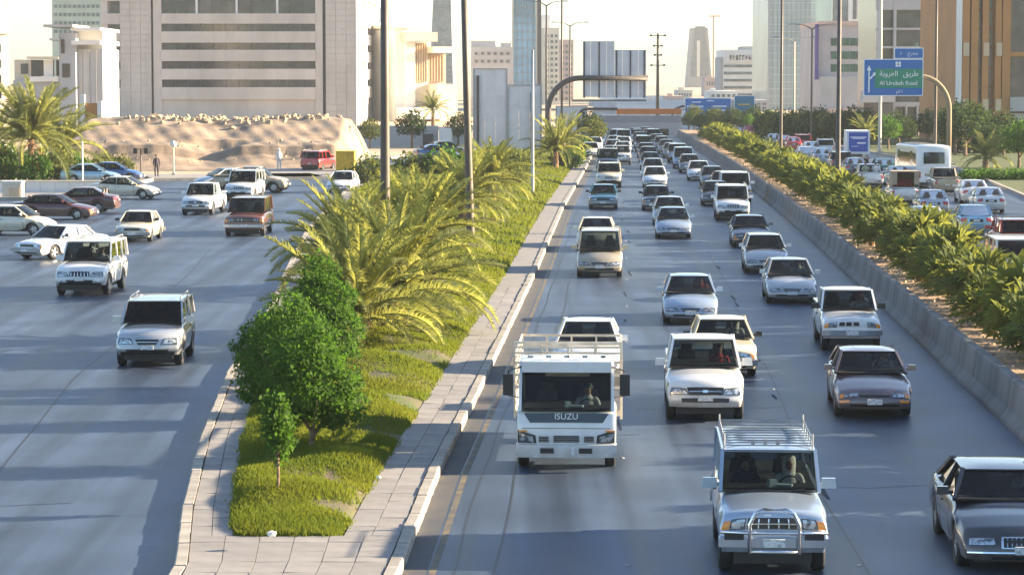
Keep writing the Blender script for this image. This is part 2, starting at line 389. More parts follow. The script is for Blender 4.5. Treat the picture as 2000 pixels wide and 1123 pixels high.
def shape_fn(S):
    L, W = S['L'], S['W']
    def T(s): return interp(S['top'], s)
    def arch(s):
        z = S['zc']
        for w in (S['fa'], S['ra']):
            r = S['wr'] * 1.17; d = abs(s - w)
            if d < r * 0.999: z = max(z, S['wr'] + math.sqrt(r * r - d * d))
        return z
    def P(u, v, a):
        s0 = interp(S['front'], v) + S['fb'] * abs(u) ** 3
        s1 = L - interp(S['rear'], v) - S['rb'] * abs(u) ** 3
        s = s0 + (s1 - s0) * a
        sn = L * a
        zb = arch(sn) if abs(u) > .999 else S['zc']
        if abs(u) > .999 and S['kind'] != 'x':
            pass
        zt = T(sn) - S['crown'] * abs(u) ** 3
        z = zb + (zt - zb) * v
        d = min(s, L - s)
        pf = 1 - S['tap'] * max(0, 1 - d / 0.9) ** 2
        tum = interp([(0, S['tumb'] + .03), (.35, 1.0), (.7, 1.0), (1, S['tumb'])], v) if S['kind'] != 'truck' else 1.0
        return (u * W / 2 * pf * tum, s, z)
    return T, P
def car_parts(name):
    """list of (part name, parent part index or -1, mesh, material key); first is the body"""
    S = SPEC[name]; L, W, H = S['L'], S['W'], S['H']
    T, P = shape_fn(S); parts = []
    def add(n, mb, m, par=-1, smooth=False):
        me = mb if isinstance(mb, bpy.types.Mesh) else mb.mesh(n, MATS.get(m) or BLACK, smooth)
        for v in me.vertices: v.co.y -= L / 2
        parts.append((n, par, me, m)); return len(parts) - 1
    # body shell
    A = {0, .03, 1, .97}
    for s, z in S['top']: A.add(min(1, max(0, s / L)))
    for w in (S['fa'], S['ra']):
        r = S['wr'] * 1.17
        if w < L:
            for q in (-1.03, -.99, -.85, -.55, 0, .55, .85, .99, 1.03): A.add((w + q * r) / L)
    k = .06
    A = sorted(A); B = [A[0]]
    for a in A[1:]:
        if a - B[-1] > .0035: B.append(a)
    C = [B[0]]
    for a in B[1:]:
        n = int((a - C[-1]) * L / .42)
        a0 = C[-1]
        for i in range(1, n + 1): C.append(lerp(a0, a, i / (n + 1)))
        C.append(a)
    C[-1] = 1.0
    U = [-1, -.94, -.6, -.2, .2, .6, .94, 1]; V = [0, .06, .25, .42, .5, .66, .8, .93, 1]
    bm = bmesh.new(); cache = {}
    def vt(u, v, a):
        p = P(u, v, a); key = tuple(round(c, 4) for c in p)
        if key not in cache: cache[key] = bm.verts.new(p)
        return cache[key]
    def face(vs):
        q = []
        for x in vs:
            if x not in q: q.append(x)
        if len(q) > 2:
            try: bm.faces.new(q)
            except ValueError: pass
    for i in range(len(U) - 1):
        for j in range(len(V) - 1):
            face([vt(U[i], V[j], 0), vt(U[i + 1], V[j], 0), vt(U[i + 1], V[j + 1], 0), vt(U[i], V[j + 1], 0)])
            face([vt(U[i + 1], V[j], 1), vt(U[i], V[j], 1), vt(U[i], V[j + 1], 1), vt(U[i + 1], V[j + 1], 1)])
    for a0, a1 in zip(C, C[1:]):
        for j in range(len(V) - 1):
            face([vt(-1, V[j], a1), vt(-1, V[j], a0), vt(-1, V[j + 1], a0), vt(-1, V[j + 1], a1)])
            face([vt(1, V[j], a0), vt(1, V[j], a1), vt(1, V[j + 1], a1), vt(1, V[j + 1], a0)])
        for i in range(len(U) - 1):
            face([vt(U[i], 1, a0), vt(U[i + 1], 1, a0), vt(U[i + 1], 1, a1), vt(U[i], 1, a1)])
    me = bpy.data.meshes.new('body'); bm.to_mesh(me); bm.free(); me.materials.append(BLACK)
    body = subdiv(me); body.name = 'body'
    add('body', body, 'paint')
    # patches that follow the shell
    def patch(face_, c, off=.012, dep=.04, nu=4, nv=3):
        mb = MB(); off += .008 if face_ in 'fr' else 0
        sg = {'f': (0, -1, 0), 'r': (0, 1, 0), 'R': (1, 0, 0), 'L': (-1, 0, 0), 't': (0, 0, 1)}[face_]
        def pt(i, j, o):
            (u0, v0), (u1, v1), (u2, v2), (u3, v3) = c
            u = lerp(lerp(u0, u1, i), lerp(u3, u2, i), j); v = lerp(lerp(v0, v1, i), lerp(v3, v2, i), j)
            if face_ == 'f': p = P(u * .999, v, 0)
            elif face_ == 'r': p = P(u * .999, v, 1)
            elif face_ == 'R': p = P(1, v, u / L)
            elif face_ == 'L': p = P(-1, v, u / L)
            else: p = P(u * .999, 1, v / L)
            if face_ in 'RL':
                pass
            return tuple(p[k] + sg[k] * o for k in range(3))
        mb.grid(lambda i, j: pt(i, j, off), nu, nv)
        ring = [(i / nu, 0) for i in range(nu)] + [(1, j / nv) for j in range(nv)] + [(1 - i / nu, 1) for i in range(nu)] + [(0, 1 - j / nv) for j in range(nv)]
        vs = [pt(i, j, off) for i, j in ring] + [pt(i, j, off - dep) for i, j in ring]
        n = len(ring); mb.add(vs, [(k, n + k, n + (k + 1) % n, (k + 1) % n) for k in range(n)])
        return mb
    def rect(u0, u1, v0, v1): return [(u0, v0), (u1, v0), (u1, v1), (u0, v1)]
    def mir(c): return [(-u, v) for u, v in c]
    # underbody and wheels
    if S['kind'] != 'truck':
        mb = MB(); mb.bx(-W / 2 + .24, W / 2 - .24, .25, L - .25, .19, min(.62, H * .38)); add('underbody', mb, 'black_plastic')
    wr = S['wr']
    for w in (S['fa'], S['ra']):
        if w > L: continue
        for sx in (-1, 1):
            x = sx * (W / 2 - .125)
            mb = MB(); mb.lathe([(wr * .6, -.1), (wr * .94, -.105), (wr, -.07), (wr, .07), (wr * .94, .105), (wr * .6, .1)], 20, 'x', (x, w, wr)); t = add('wheel', mb, 'rubber', smooth=True)
            mb = MB(); mb.lathe([(0.02, .05 * sx), (wr * .14, .06 * sx), (wr * .2, .03 * sx), (wr * .5, .02 * sx), (wr * .62, .09 * sx)], 16, 'x', (x, w, wr))
            for q in range(5):
                an = q * math.tau / 5; mb.beam((x + .07 * sx, w, wr), (x + .07 * sx, w + math.cos(an) * wr * .6, wr + math.sin(an) * wr * .6), .05, .05)
            add('rim', mb, 'wheel_rim', t)
    if S['kind'] == 'bus':
        add('windscreen', patch('f', rect(-.86, .86, .42, .86), nu=6, nv=3), 'dark_glass')
        add('rear_window', patch('r', rect(-.62, .62, .52, .84), nu=4), 'dark_glass')
        for f_, n in (('R', 1), ('L', 1)):
            for i in range(6):
                s0 = .9 + i * .95
                add('side_window', patch(f_, rect(s0, s0 + .88, .5, .8), .008), 'dark_glass')
        for u in (-1, 1):
            c = rect(.78, .93, .12, .3); add('tail_light', patch('r', c if u > 0 else mir(c)), 'red_lens')
            c = rect(.6, .9, .1, .2); add('headlight', patch('f', c if u > 0 else mir(c)), 'lamp_lens')
        mb = MB(); mb.bx(-W / 2 + .05, W / 2 - .05, L - .06, L + .1, .36, .62); add('bumper', mb, 'paint')
        add('number_plate', patch('r', rect(-.14, .14, .14, .19), .02), 'number_plate')
        return parts, S
    # ---- cabin
    (s0, s1), (s3, s2) = S['ws'], (S['rw'][1], S['rw'][0])
    wb = W / 2 * .925; wt = W / 2 * S['wt'] * 1.04
    zb0, zb3 = T(s0) - .02, T(s3) - .02; zr = H - .05; bow = S['bow']
    def fw(u, v, e=0): return (u * lerp(wb, wt, v), lerp(s0, s1, v) - bow * (1 - u * u) * lerp(1, .7, v) - e, lerp(zb0, zr, v))
    rb_ = bow * .6
    wbr = wb * (.93 if S['kind'] == 'sedan' else .97)
    def rwf(u, v, e=0): return (u * lerp(wbr, wt, v), lerp(s3, s2, v) + rb_ * (1 - u * u) + e, lerp(zb3, zr, v))
    # roof
    mb = MB()
    def rf(i, j):
        u = lerp(-1, 1, i)
        y0 = fw(u, 1)[1]; y1 = rwf(u, 1)[1]
        x = u * (wt + .015); z = zr + .055 * (1 - u ** 4) * (1 - abs(2 * j - 1) ** 3 * .8) 
        return (x, lerp(y0 - .02, y1 + .02, j), z)
    mb.grid(rf, 10, 8)
    n = 8
    for sx in (0, 1):
        vs = [rf(sx, j / n) for j in range(n + 1)] + [(rf(sx, j / n)[0], rf(sx, j / n)[1], zr - .06) for j in range(n + 1)]
        mb.add(vs, [(j, j + 1, n + 2 + j, n + 1 + j) for j in range(n)])
    for j in (0, 1):
        vs = [rf(i / 10, j) for i in range(11)] + [(rf(i / 10, j)[0], rf(i / 10, j)[1] + (.02 if j == 0 else -.02), zr - .05) for i in range(11)]
        mb.add(vs, [(i, i + 1, 12 + i, 11 + i) for i in range(10)])
    bmr = mb.mesh('roof', BLACK, True); roof = add('roof', bmr, 'paint')
    # pillars
    pw = .058
    def pil(*a):
        q_ = MB(); q_.beam(*a); add('pillar', q_, 'paint')
    sb = []  # B pillars position
    span = (s3 - .25) - (s0 + .5)
    nb = 1 if (S['kind'] in ('sedan', 'pickup') and span < 3) else 2
    if S['kind'] == 'truck': nb = 0
    if S['kind'] == 'pickup' : nb = 1 if s2 - s1 > 1.0 else 0
    for sx in (-1, 1):
        pil(fw(sx, 0), fw(sx, 1), pw, .06)
        pil(rwf(sx, 0), rwf(sx, 1), pw * (1.9 if S['kind'] == 'sedan' else 1.5), .06)
        for b in range(nb):
            t = (b + 1) / (nb + 1)
            sm = lerp(s1 + .1, s2 - .05, t) if nb == 1 else lerp(s1 - .1, s2 + .2, t)
            pil((sx * (wb - .01), sm, T(sm) - .03), (sx * (wt), sm + .02, zr), .03, .08)
    # glass
    mb = MB(); mb.grid(lambda i, j: fw(lerp(-.97, .97, i), lerp(.0, 1.0, j), -.012), 8, 3); add('windscreen', mb, 'car_glass', smooth=True)
    mb = MB(); mb.grid(lambda i, j: rwf(lerp(-.96, .96, i), lerp(.0, 1.0, j), -.012), 8, 3); add('rear_window', mb, 'car_glass', smooth=True)
    for sx in (-1, 1):
        q = .985
        mb = MB(); a, b, c, d = fw(sx * q, 0), fw(sx * q, 1), rwf(sx * q, 1), rwf(sx * q, 0)
        mb.add([a, b, c, d], [(0, 1, 2, 3)]); add('side_window', mb, 'car_glass')
    # window surrounds (dark rubber) on the windscreen
    m2_ = MB(); mb = MB()
    for i in range(8):
        u, u2 = lerp(-.97, .97, i / 8), lerp(-.97, .97, (i + 1) / 8)
        mb.beam(fw(u, .015, .006), fw(u2, .015, .006), .05, .012); m2_.beam(fw(u, .985, .004), fw(u2, .985, .004), .03, .01)
    add('windscreen_seal', m2_, 'black_plastic')
    if S['kind'] == 'truck':
        mv = MB(); mv.bx(-.88, .88, .16, .42, 1.95, 2.16); add('sun_visor', mv, 'paint')
        mv = MB(); mv.bx(-.86, .86, 1.5, 1.56, 1.2, 1.72); mv.bx(-.86, -.45, 1.5, 1.56, 1.72, 2.12); mv.bx(.45, .86, 1.5, 1.56, 1.72, 2.12); mv.bx(-.45, .45, 1.5, 1.56, 1.93, 2.12); add('cab_back', mv, 'car_interior')
    add('windscreen_seal', mb, 'black_plastic')
    for ua, ub in ((.1, .72), (-.5, .05)):
        mb = MB(); mb.beam(fw(ua, .03, .03), fw(ub, .07, .03), .018, .018); add('wiper', mb, 'black_plastic')
    # interior: floor sheet, dashboard, seats, steering wheel
    mb = MB()
    mb.bx(-wb + .08, wb - .08, s0 + .05, s0 + .5, T(s0) + .0, T(s0 + .3) + .035)
    mb.grid(lambda i, j: (lerp(-wb + .05, wb - .05, i), lerp(s0 - bow * .7, s3 - .02, j), T(lerp(s0, s3, j)) + .012), 3, 6)
    add('dashboard', mb, 'car_interior')
    rows = [s1 + .35, s1 + 1.2] if S['kind'] != 'truck' and not (S['kind'] == 'pickup' and s2 - s1 < 1.3) else [min(s2 - .05, s1 + .75)]
    zs = T(s1)
    for q in rows:
        if q > s3 - .35 and S['kind'] == 'sedan': continue
        for sx in (-1, 1):
            mb = MB(); mb.box((sx * W * .21, q + .35, zs + .1), (.46, .12, .28), taper=.85); mb.box((sx * W * .21, q + .37, min(zs + .3, zr - .14)), (.26, .1, .16)); add('seat', mb, 'seat_fabric')
    mb = MB(); pts = [(W * .21 + .17 * math.cos(t), s0 + .62 - .06 * math.sin(t), T(s0) + .0 + .16 * math.sin(t)) for t in [i * math.tau / 12 for i in range(13)]]
    mb.tube(pts, .014, 5, cap=False); add('steering_wheel', mb, 'black_plastic')
    # mirrors
    for sx in (-1, 1):
        mb = MB(); zz = T(s0) + .09
        if S['kind'] == 'truck':
            mb.tube([(sx * W * .48, .2, 1.45), (sx * (W / 2 + .15), .05, 1.5), (sx * (W / 2 + .15), .05, 2.0), (sx * W * .45, .3, 2.05)], .015, 6)
            mb.box((sx * (W / 2 + .16), .05, 1.72), (.2, .09, .42)); add('mirror', mb, 'black_plastic')
        else:
            big = 1.25 if S['kind'] != 'sedan' else 1.0
            mb.box((sx * (W / 2 + .085 * big), s0 + .28, zz), (.2 * big, .1, .13 * big), taper=.85); mb.box((sx * (W / 2 - .03), s0 + .29, zz - .03), (.12, .06, .05))
            add('mirror', mb, 'black_plastic' if name in ('old_pickup', 'old_sedan') else 'paint')
    # ---- front face
    lp = S['lamp']; gr = S['grille']
    def both(n, c, m, face_='f', **k):
        r = []
        for sg in (1, -1): r.append(add(n, patch(face_, c if sg > 0 else mir(c), **k), m))
        return r
    if lp == 'modern':
        both('headlight_bezel', [(.44, .56), (.95, .60), (.975, .96), (.56, .84)], 'black_plastic', off=.002); both('headlight', [(.47, .585), (.935, .63), (.965, .93), (.58, .81)], 'lamp_lens')
        for f_ in 'RL': add('headlight_side', patch(f_, [(.16, .68), (.34, .78), (.42, .9), (.14, .9)], .006), 'lamp_lens')
    elif lp == 'wide':
        both('headlight', rect(.48, .84, .66, .88), 'lamp_lens'); both('indicator', rect(.855, .96, .64, .87), 'amber_lens')
    elif lp == 'block':
        both('headlight', [(.50, .60), (.92, .60), (.94, .86), (.55, .82)], 'lamp_lens')
    elif lp == 'square':
        both('headlight', rect(.55, .80, .62, .86), 'lamp_lens'); both('headlight_bezel', rect(.53, .82, .6, .88), 'black_plastic', off=.004); both('indicator', rect(.83, .97, .62, .86), 'amber_lens')
    elif lp == 'truck':
        both('headlight', [(.66, .10), (.95, .12), (.97, .40), (.68, .28)], 'lamp_lens'); both('headlight_bezel', [(.61, .07), (.985, .08), (.99, .48), (.63, .31)], 'black_plastic', off=.004)
    if gr == 'slim':
        add('grille', patch('f', [(-.3, .54), (.3, .54), (.40, .80), (-.40, .80)]), 'black_plastic'); mb = MB(); 
        g = patch('f', [(-.34, .655), (.34, .655), (.34, .68), (-.34, .68)], .02); add('grille_trim', g, 'chrome')
        add('air_intake', patch('f', [(-.66, .12), (.66, .12), (.72, .32), (-.72, .32)], .004), 'black_plastic')
    elif gr == 'flat':
        add('grille', patch('f', rect(-.46, .46, .66, .88), .008), 'black_plastic')
        add('air_intake', patch('f', rect(-.7, .7, .08, .2), .004), 'black_plastic')
    elif gr == 'thin':
        add('grille', patch('f', rect(-.42, .42, .66, .76), .008), 'black_plastic'); add('air_intake', patch('f', rect(-.7, .7, .13, .28), .004), 'black_plastic')
        both('fog_lamp', rect(.7, .95, .36, .52), 'amber_lens')
    elif gr == 'chrome':
        add('grille', patch('f', [(-.36, .5), (.36, .5), (.40, .84), (-.40, .84)], .012), 'black_plastic')
        fr = MB(); 
        for c in (rect(-.42, .42, .47, .51), rect(-.42, .42, .83, .87), rect(-.42, -.38, .47, .87), rect(.38, .42, .47, .87)): fr.join(patch('f', c, .03))
        for i in range(9):
            u = -.32 + i * .08; fr.join(patch('f', rect(u, u + .012, .51, .83), .02, nu=1, nv=1))
        add('grille_frame', fr, 'chrome'); add('bumper_strip', patch('f', rect(-.97, .97, .30, .36), .03, nu=8), 'chrome')
        add('air_intake', patch('f', rect(-.6, .6, .04, .16), .004), 'black_plastic')
    elif gr == 'bars':
        add('grille', patch('f', rect(-.42, .42, .58, .88), .01), 'black_plastic'); fr = MB()
        for i in range(6):
            u = -.36 + i * .14; fr.join(patch('f', rect(u, u + .03, .6, .86), .03, nu=1))
        add('grille_bars', fr, 'chrome'); add('air_intake', patch('f', rect(-.55, .55, .16, .36), .006), 'black_plastic'); both('fog_lamp', rect(.68, .85, .22, .34), 'lamp_lens')
    elif gr in ('square', 'wide'):
        add('grille', patch('f', rect(-.5, .5, .6, .88), .01), 'black_plastic'); fr = MB()
        for i in range(4 if gr == 'square' else 2):
            u = -.3 + i * .19; fr.join(patch('f', rect(u, u + .025, .62, .86), .03, nu=1))
        fr.join(patch('f', rect(-.5, .5, .72, .745), .02)); add('grille_bars', fr, 'chrome')
    elif gr == 'hilux':
        add('grille', patch('f', [(-.44, .55), (.44, .55), (.53, .88), (-.53, .88)], .012), 'black_plastic'); add('grille_badge', patch('f', rect(-.07, .07, .66, .77), .03, nu=1), 'chrome')
        fr = patch('f', rect(-.46, .46, .70, .72), .02); add('grille_bars', fr, 'chrome'); add('air_intake', patch('f', rect(-.66, .66, .24, .42), .008), 'black_plastic')
    elif gr == 'three':
        for u in (-.36, -.12, .14): add('grille', patch('f', rect(u - .09, u + .1, .66, .86), .008), 'black_plastic')
    elif gr == 'truck':
        for c in (rect(-.26, .26, .10, .30), rect(-.56, -.36, .10, .28), rect(.36, .56, .10, .28)):
            g = add('grille', patch('f', c, .008), 'black_plastic')
            fr = MB()
            for i in range(3):
                v = c[0][1] + .03 + i * .055; fr.join(patch('f', rect(c[0][0], c[1][0], v, v + .018), .02, nu=2, nv=1))
            add('grille_slat', fr, 'galvanised_steel', g)
        both('indicator', rect(.80, .97, .42, .47), 'amber_lens'); add('body_gap', patch('f', rect(-.98, .98, 0.0, .05), .004, nu=8, nv=1), 'black_plastic'); add('panel_seam', patch('f', rect(-.9, .9, .52, .535), .002, nu=8, nv=1), 'black_plastic')
        add('dark_panel', patch('f', [(-.74, .70), (.74, .70), (.86, .985), (-.86, .985)], .006, nu=6), 'dark_glass')
    bt = S['bumper']
    zc = S['zc']
    def bump(front, m, z0, z1, ex=.1):
        mb = MB(); y = -ex if front else L + ex - .14
        fb = S['fb'] if front else S['rb']; sg = 1 if front else -1
        n = 8
        def yy(u): return fb * abs(u) ** 3 * 1.0 * sg
        y0 = -ex if front else L + ex
        vs = []; 
        for i in range(n + 1):
            u = -1 + 2 * i / n
            for dy, z in ((.15 * sg, z0), (0, z0 + .02), (0, z1 - .02), (.15 * sg, z1)): vs.append((u * (W / 2 + .005), y0 + yy(u) + dy, z))
        fs = []
        for i in range(n):
            for k_ in range(3): fs.append((i * 4 + k_, (i + 1) * 4 + k_, (i + 1) * 4 + k_ + 1, i * 4 + k_ + 1))
            fs.append((i * 4 + 3, (i + 1) * 4 + 3, (i + 1) * 4, i * 4))
        fs += [(0, 1, 2, 3), (n * 4 + 3, n * 4 + 2, n * 4 + 1, n * 4)]
        mb.add(vs, fs); return add('bumper', mb, m, smooth=False)
    bm_ = {'steel': 'chrome', 'chrome': 'chrome', 'grey': 'galvanised_steel'}.get(bt)
    if bm_:
        bump(True, bm_, zc + .08, zc + .26); bump(False, bm_, zc + .08, zc + .26)
    elif bt == 'truck':
        bump(True, 'paint', .27, .56, .09)
        for u in (-1, 1): mb = MB(); mb.bx(u * .38 - .13, u * .38 + .13, -.115, -.085, .38, .48); add('fog_lamp', mb, 'black_plastic')
        mb = MB(); mb.bx(.1, .16, -.12, -.085, .34, .5); add('number_plate', mb, 'number_plate')
    elif bt == 'two':
        add('lower_bumper', patch('f', rect(-.9, .9, 0.02, .18), .02, nu=6), 'black_plastic'); add('rear_bumper', patch('r', rect(-.95, .95, .02, .24), .05, nu=6), 'black_plastic')
    else:
        add('rear_bumper', patch('r', rect(-.97, .97, .08, .34), .04, nu=6), 'paint')
    if bt != 'truck':
        y = -(.115 if bm_ else .03)
        mb = MB(); zz = zc + .17 if bm_ else zc + (T(.1) - zc) * .36
        mb.bx(-.17, .17, y - .02 - (.03 if bt == 'body' else 0), y + .03, zz - .06, zz + .06); add('number_plate', mb, 'number_plate')
    # ---- rear face
    if S['kind'] in ('sedan',):
        both('tail_light', rect(.6, .95, .62, .86), 'red_lens', 'r'); add('rear_plate_panel', patch('r', rect(-.4, .4, .56, .76), .006), 'black_plastic'); add('rear_number_plate', patch('r', rect(-.19, .19, .6, .72), .02, nu=1), 'number_plate')
    elif S['kind'] in ('suv', 'pickup'):
        both('tail_light', rect(.82, .98, .5, .92), 'red_lens', 'r'); add('rear_number_plate', patch('r', rect(-.19, .19, .38, .48), .06, nu=1), 'number_plate')
    # ---- sides: door seams, handles, sill
    if S['kind'] != 'truck':
        dm = MB(); ds = [s0 + .12, (s1 + s2) / 2 + (.05 if nb else .4), s2 + (.35 if S['kind'] == 'sedan' else -.1)]
        for f_ in 'RL':
            for d_ in ds[: (3 if nb else 2)]:
                dm.join(patch(f_, rect(d_, d_ + .018, .1, .97), .003, nu=1, nv=5))
        add('door_seam', dm, 'black_plastic')
        for f_ in 'RL':
            for d_ in ds[1:(3 if nb else 2)]: add('door_handle', patch(f_, rect(d_ - .28, d_ - .1, .78, .82), .03, nu=1, nv=1), 'black_plastic')
    if S['rails']:
        for sx in (-1, 1):
            mb = MB(); x = sx * (wt - .05); mb.tube([(x, s1 + .15, zr + .03), (x, s1 + .25, zr + .11), (x, s2 - .25, zr + .11), (x, s2 - .15, zr + .03)], .022, 6); add('roof_rail', mb, 'galvanised_steel')
    if S.get('rack'):
        mb = MB(); z0 = zr + .06; z1 = zr + .15; x = wt - .03; ya, yb = s1 + .1, s2 - .2
        for sx in (-1, 1):
            for y_ in [lerp(ya, yb, i / 5) for i in range(6)]: mb.tube([(sx * x, y_, zr), (sx * x, y_, z1)], .012, 5)
            for z_ in (z1,): mb.tube([(sx * x, ya, z_), (sx * x, yb, z_)], .014, 5)
        for y_ in (yb,):
            for z_ in (z0 + .05, z1): mb.tube([(-x, y_, z_), (x, y_, z_)], .014, 5)
        for i in range(9): mb.tube([(-x, lerp(ya, yb, i / 8), z0), (x, lerp(ya, yb, i / 8), z0)], .012, 5)
        for sx in (-1, 1): mb.tube([(sx * x, ya, zr), (sx * x, ya, z1 + .10)], .018, 6); mb.tube([(sx * x, yb, zr), (sx * x, yb, z1 + .10)], .018, 6)
        for q in (-.25, -.05, .15): mb.box((q, ya, z0 + .05), (.06, .05, .1))
        add('roof_rack', mb, 'galvanised_steel')
    if S.get('bullbar'):
        mb = MB(); y = -.2; zt = 1.08
        mb.tube([(-.38, y, .42), (-.38, y, .88), (-.30, y, zt - .03), (-.18, y, zt + .03), (.18, y, zt + .03), (.30, y, zt - .03), (.38, y, .88), (.38, y, .42)], .032, 8)
        mb.tube([(-.38, y, .45), (.38, y, .45)], .028, 6); mb.tube([(-.82, y + .1, .74), (-.38, y, .74), (.38, y, .74), (.82, y + .1, .74)], .028, 6)
        for sx in (-1, 1): mb.tube([(sx * .38, y, .55), (sx * .38, .05, .55)], .025, 6)
        add('bull_bar', mb, 'chrome', smooth=True)
        for sx in (-1, 1): mb = MB(); mb.box((sx * .62, -.13, .68), (.3, .08, .1)); add('bumper_lamp', mb, 'black_plastic')
    if S['kind'] == 'pickup':
        y0, y1 = s3 + .12, L - .1
        mb = MB(); mb.grid(lambda i, j: (lerp(-W / 2 + .13, W / 2 - .13, i), lerp(y0, y1, j), T(y0) + .014), 1, 1); add('load_bed', mb, 'car_interior')
        mb = MB()
        for sx in (-1, 1): mb.beam((sx * (W / 2 - .09), y0, T(y0) + .04), (sx * (W / 2 - .09), y1, T(y1) + .04), .08, .06)
        mb.beam((-W / 2 + .09, y1, T(y1) + .04), (W / 2 - .09, y1, T(y1) + .04), .08, .06); add('bed_rail', mb, 'paint')
    if S['kind'] == 'truck':
        # chassis, rear wheels, flat bed with stake sides and headboard
        mb = MB(); mb.bx(-.42, -.32, 1.0, 6.2, .55, .75); mb.bx(.32, .42, 1.0, 6.2, .55, .75); mb.bx(-.7, .7, .4, 1.7, .40, .62); mb.bx(-.5, .5, .1, .4, .3, .5); add('chassis', mb, 'dark_steel')
        for sx in (-1, 1):
            mb = MB(); mb.lathe([(.2, -.2), (.36, -.2), (.38, -.16), (.38, .16), (.36, .2), (.2, .2), (.05, .12)], 20, 'x', (sx * .76, 4.6, .38)); add('wheel', mb, 'rubber', smooth=True)
        mb = MB(); mb.bx(-1.08, 1.08, 1.95, 6.3, .86, .98); bed = add('flat_bed', mb, 'truck_bed')
        mb = MB(); mb.bx(-1.1, 1.1, 6.28, 6.34, .8, 1.35); add('tailboard', mb, 'truck_bed')
        for sx in (-1, 1):
            mb = MB(); mb.bx(sx * 1.09 - .02, sx * 1.09 + .02, 1.95, 6.3, .80, 1.32)
            add('side_board', mb, 'truck_bed')
            for i in range(6):
                mb = MB(); y_ = lerp(1.98, 6.27, i / 5); mb.beam((sx * 1.09, y_, .8), (sx * 1.09, y_, 2.1), .05, .05); add('stake', mb, 'truck_bed')
            for z_ in (1.55, 1.75, 1.92, 2.09):
                mb = MB(); mb.beam((sx * 1.09, 1.95, z_), (sx * 1.09, 6.3, z_), .03, .06); add('side_rail', mb, 'truck_bed')
        for y_, zz in ((1.95, (1.45, 1.7, 1.95, 2.15, 2.27, 2.36)), (6.28, (1.5, 1.7, 1.9, 2.09))):
            for z_ in zz: mb = MB(); mb.beam((-1.11, y_, z_), (1.11, y_, z_), .03, .05); add('headboard_rail' if y_ < 3 else 'rear_rail', mb, 'truck_bed')
            for i in range(5): mb = MB(); x_ = lerp(-1.09, 1.09, i / 4); mb.beam((x_, y_, .9), (x_, y_, 2.36 if y_ < 3 else 2.1), .04, .04); add('stake', mb, 'truck_bed')
        for i in range(5): mb = MB(); mb.box((-.72 + i * .36, .42, 2.24), (.1, .06, .05)); add('roof_marker_lamp', mb, 'lamp_lens')
        t = text_mesh('ISUZU', .17, WHITE, .004); t.transform(Matrix.Translation((0, -.045, 1.10))); add('lettering', t, 'sign_white')
    return parts, S
TRUCKBED = mat('truck_bed', (0.62, 0.55, 0.44), rough=0.6, noise=0.2, nscale=3)
_cache = {}
def get_parts(name):
    if name not in _cache: _cache[name] = car_parts(name)
    return _cache[name]
_joined = {}
def joined(name):
    if name in _joined: return _joined[name]
    parts, S = get_parts(name)
    mb = MB(); keys = []; sm = []
    for n, par, me, m in parts:
        if n in ('steering_wheel', 'door_handle', 'windscreen_seal', 'number_plate', 'rim') and n != 'rim': pass
        if m not in keys: keys.append(m)
        mb.mi = keys.index(m)
        mb.add([tuple(v.co) for v in me.vertices], [tuple(p.vertices) for p in me.polygons]); sm += [p.use_smooth for p in me.polygons]
    me = mb.mesh('vehicle_far', [MATS.get(k) or BLACK for k in keys]); me.polygons.foreach_set('use_smooth', sm)
    _joined[name] = me
    return me
PAINTS = dict(midnight=(.003, .008, .018), white=(.72, .72, .71), silver=(.46, .48, .50), silverblue=(.36, .44, .54), beige=(.58, .50, .36), gold=(.45, .38, .28), navy=(.006, .017, .042), black=(.018, .018, .02), teal=(.03, .14, .22),
              blue=(.03, .10, .30), maroon=(.09, .025, .022), red=(.45, .02, .02), brown=(.15, .06, .045), bronze=(.17, .13, .14), grey=(.16, .17, .18), cream=(.66, .60, .46), green=(.03, .11, .09), tan=(.42, .33, .22), skyblue=(.25, .42, .55))
METAL = {'silver': .45, 'silverblue': .45, 'gold': .4, 'bronze': .45, 'grey': .4, 'teal': .2, 'skyblue': .4}
NAME = {'sedan': 'sedan', 'old_sedan': 'sedan', 'camry': 'sedan', 'crown': 'sedan', 'hatch': 'hatchback', 'suv': 'off_road_car', 'big_suv': 'off_road_car', 'boxy_suv': 'off_road_car', 'wagon_suv': 'off_road_car',
        'pickup': 'pickup_truck', 'old_pickup': 'pickup_truck', 'minivan': 'minivan', 'truck': 'flatbed_truck', 'minibus': 'minibus'}
CATN = {'sedan': 'car', 'hatchback': 'car', 'off_road_car': 'SUV', 'pickup_truck': 'pickup', 'minivan': 'minivan', 'flatbed_truck': 'truck', 'minibus': 'bus'}
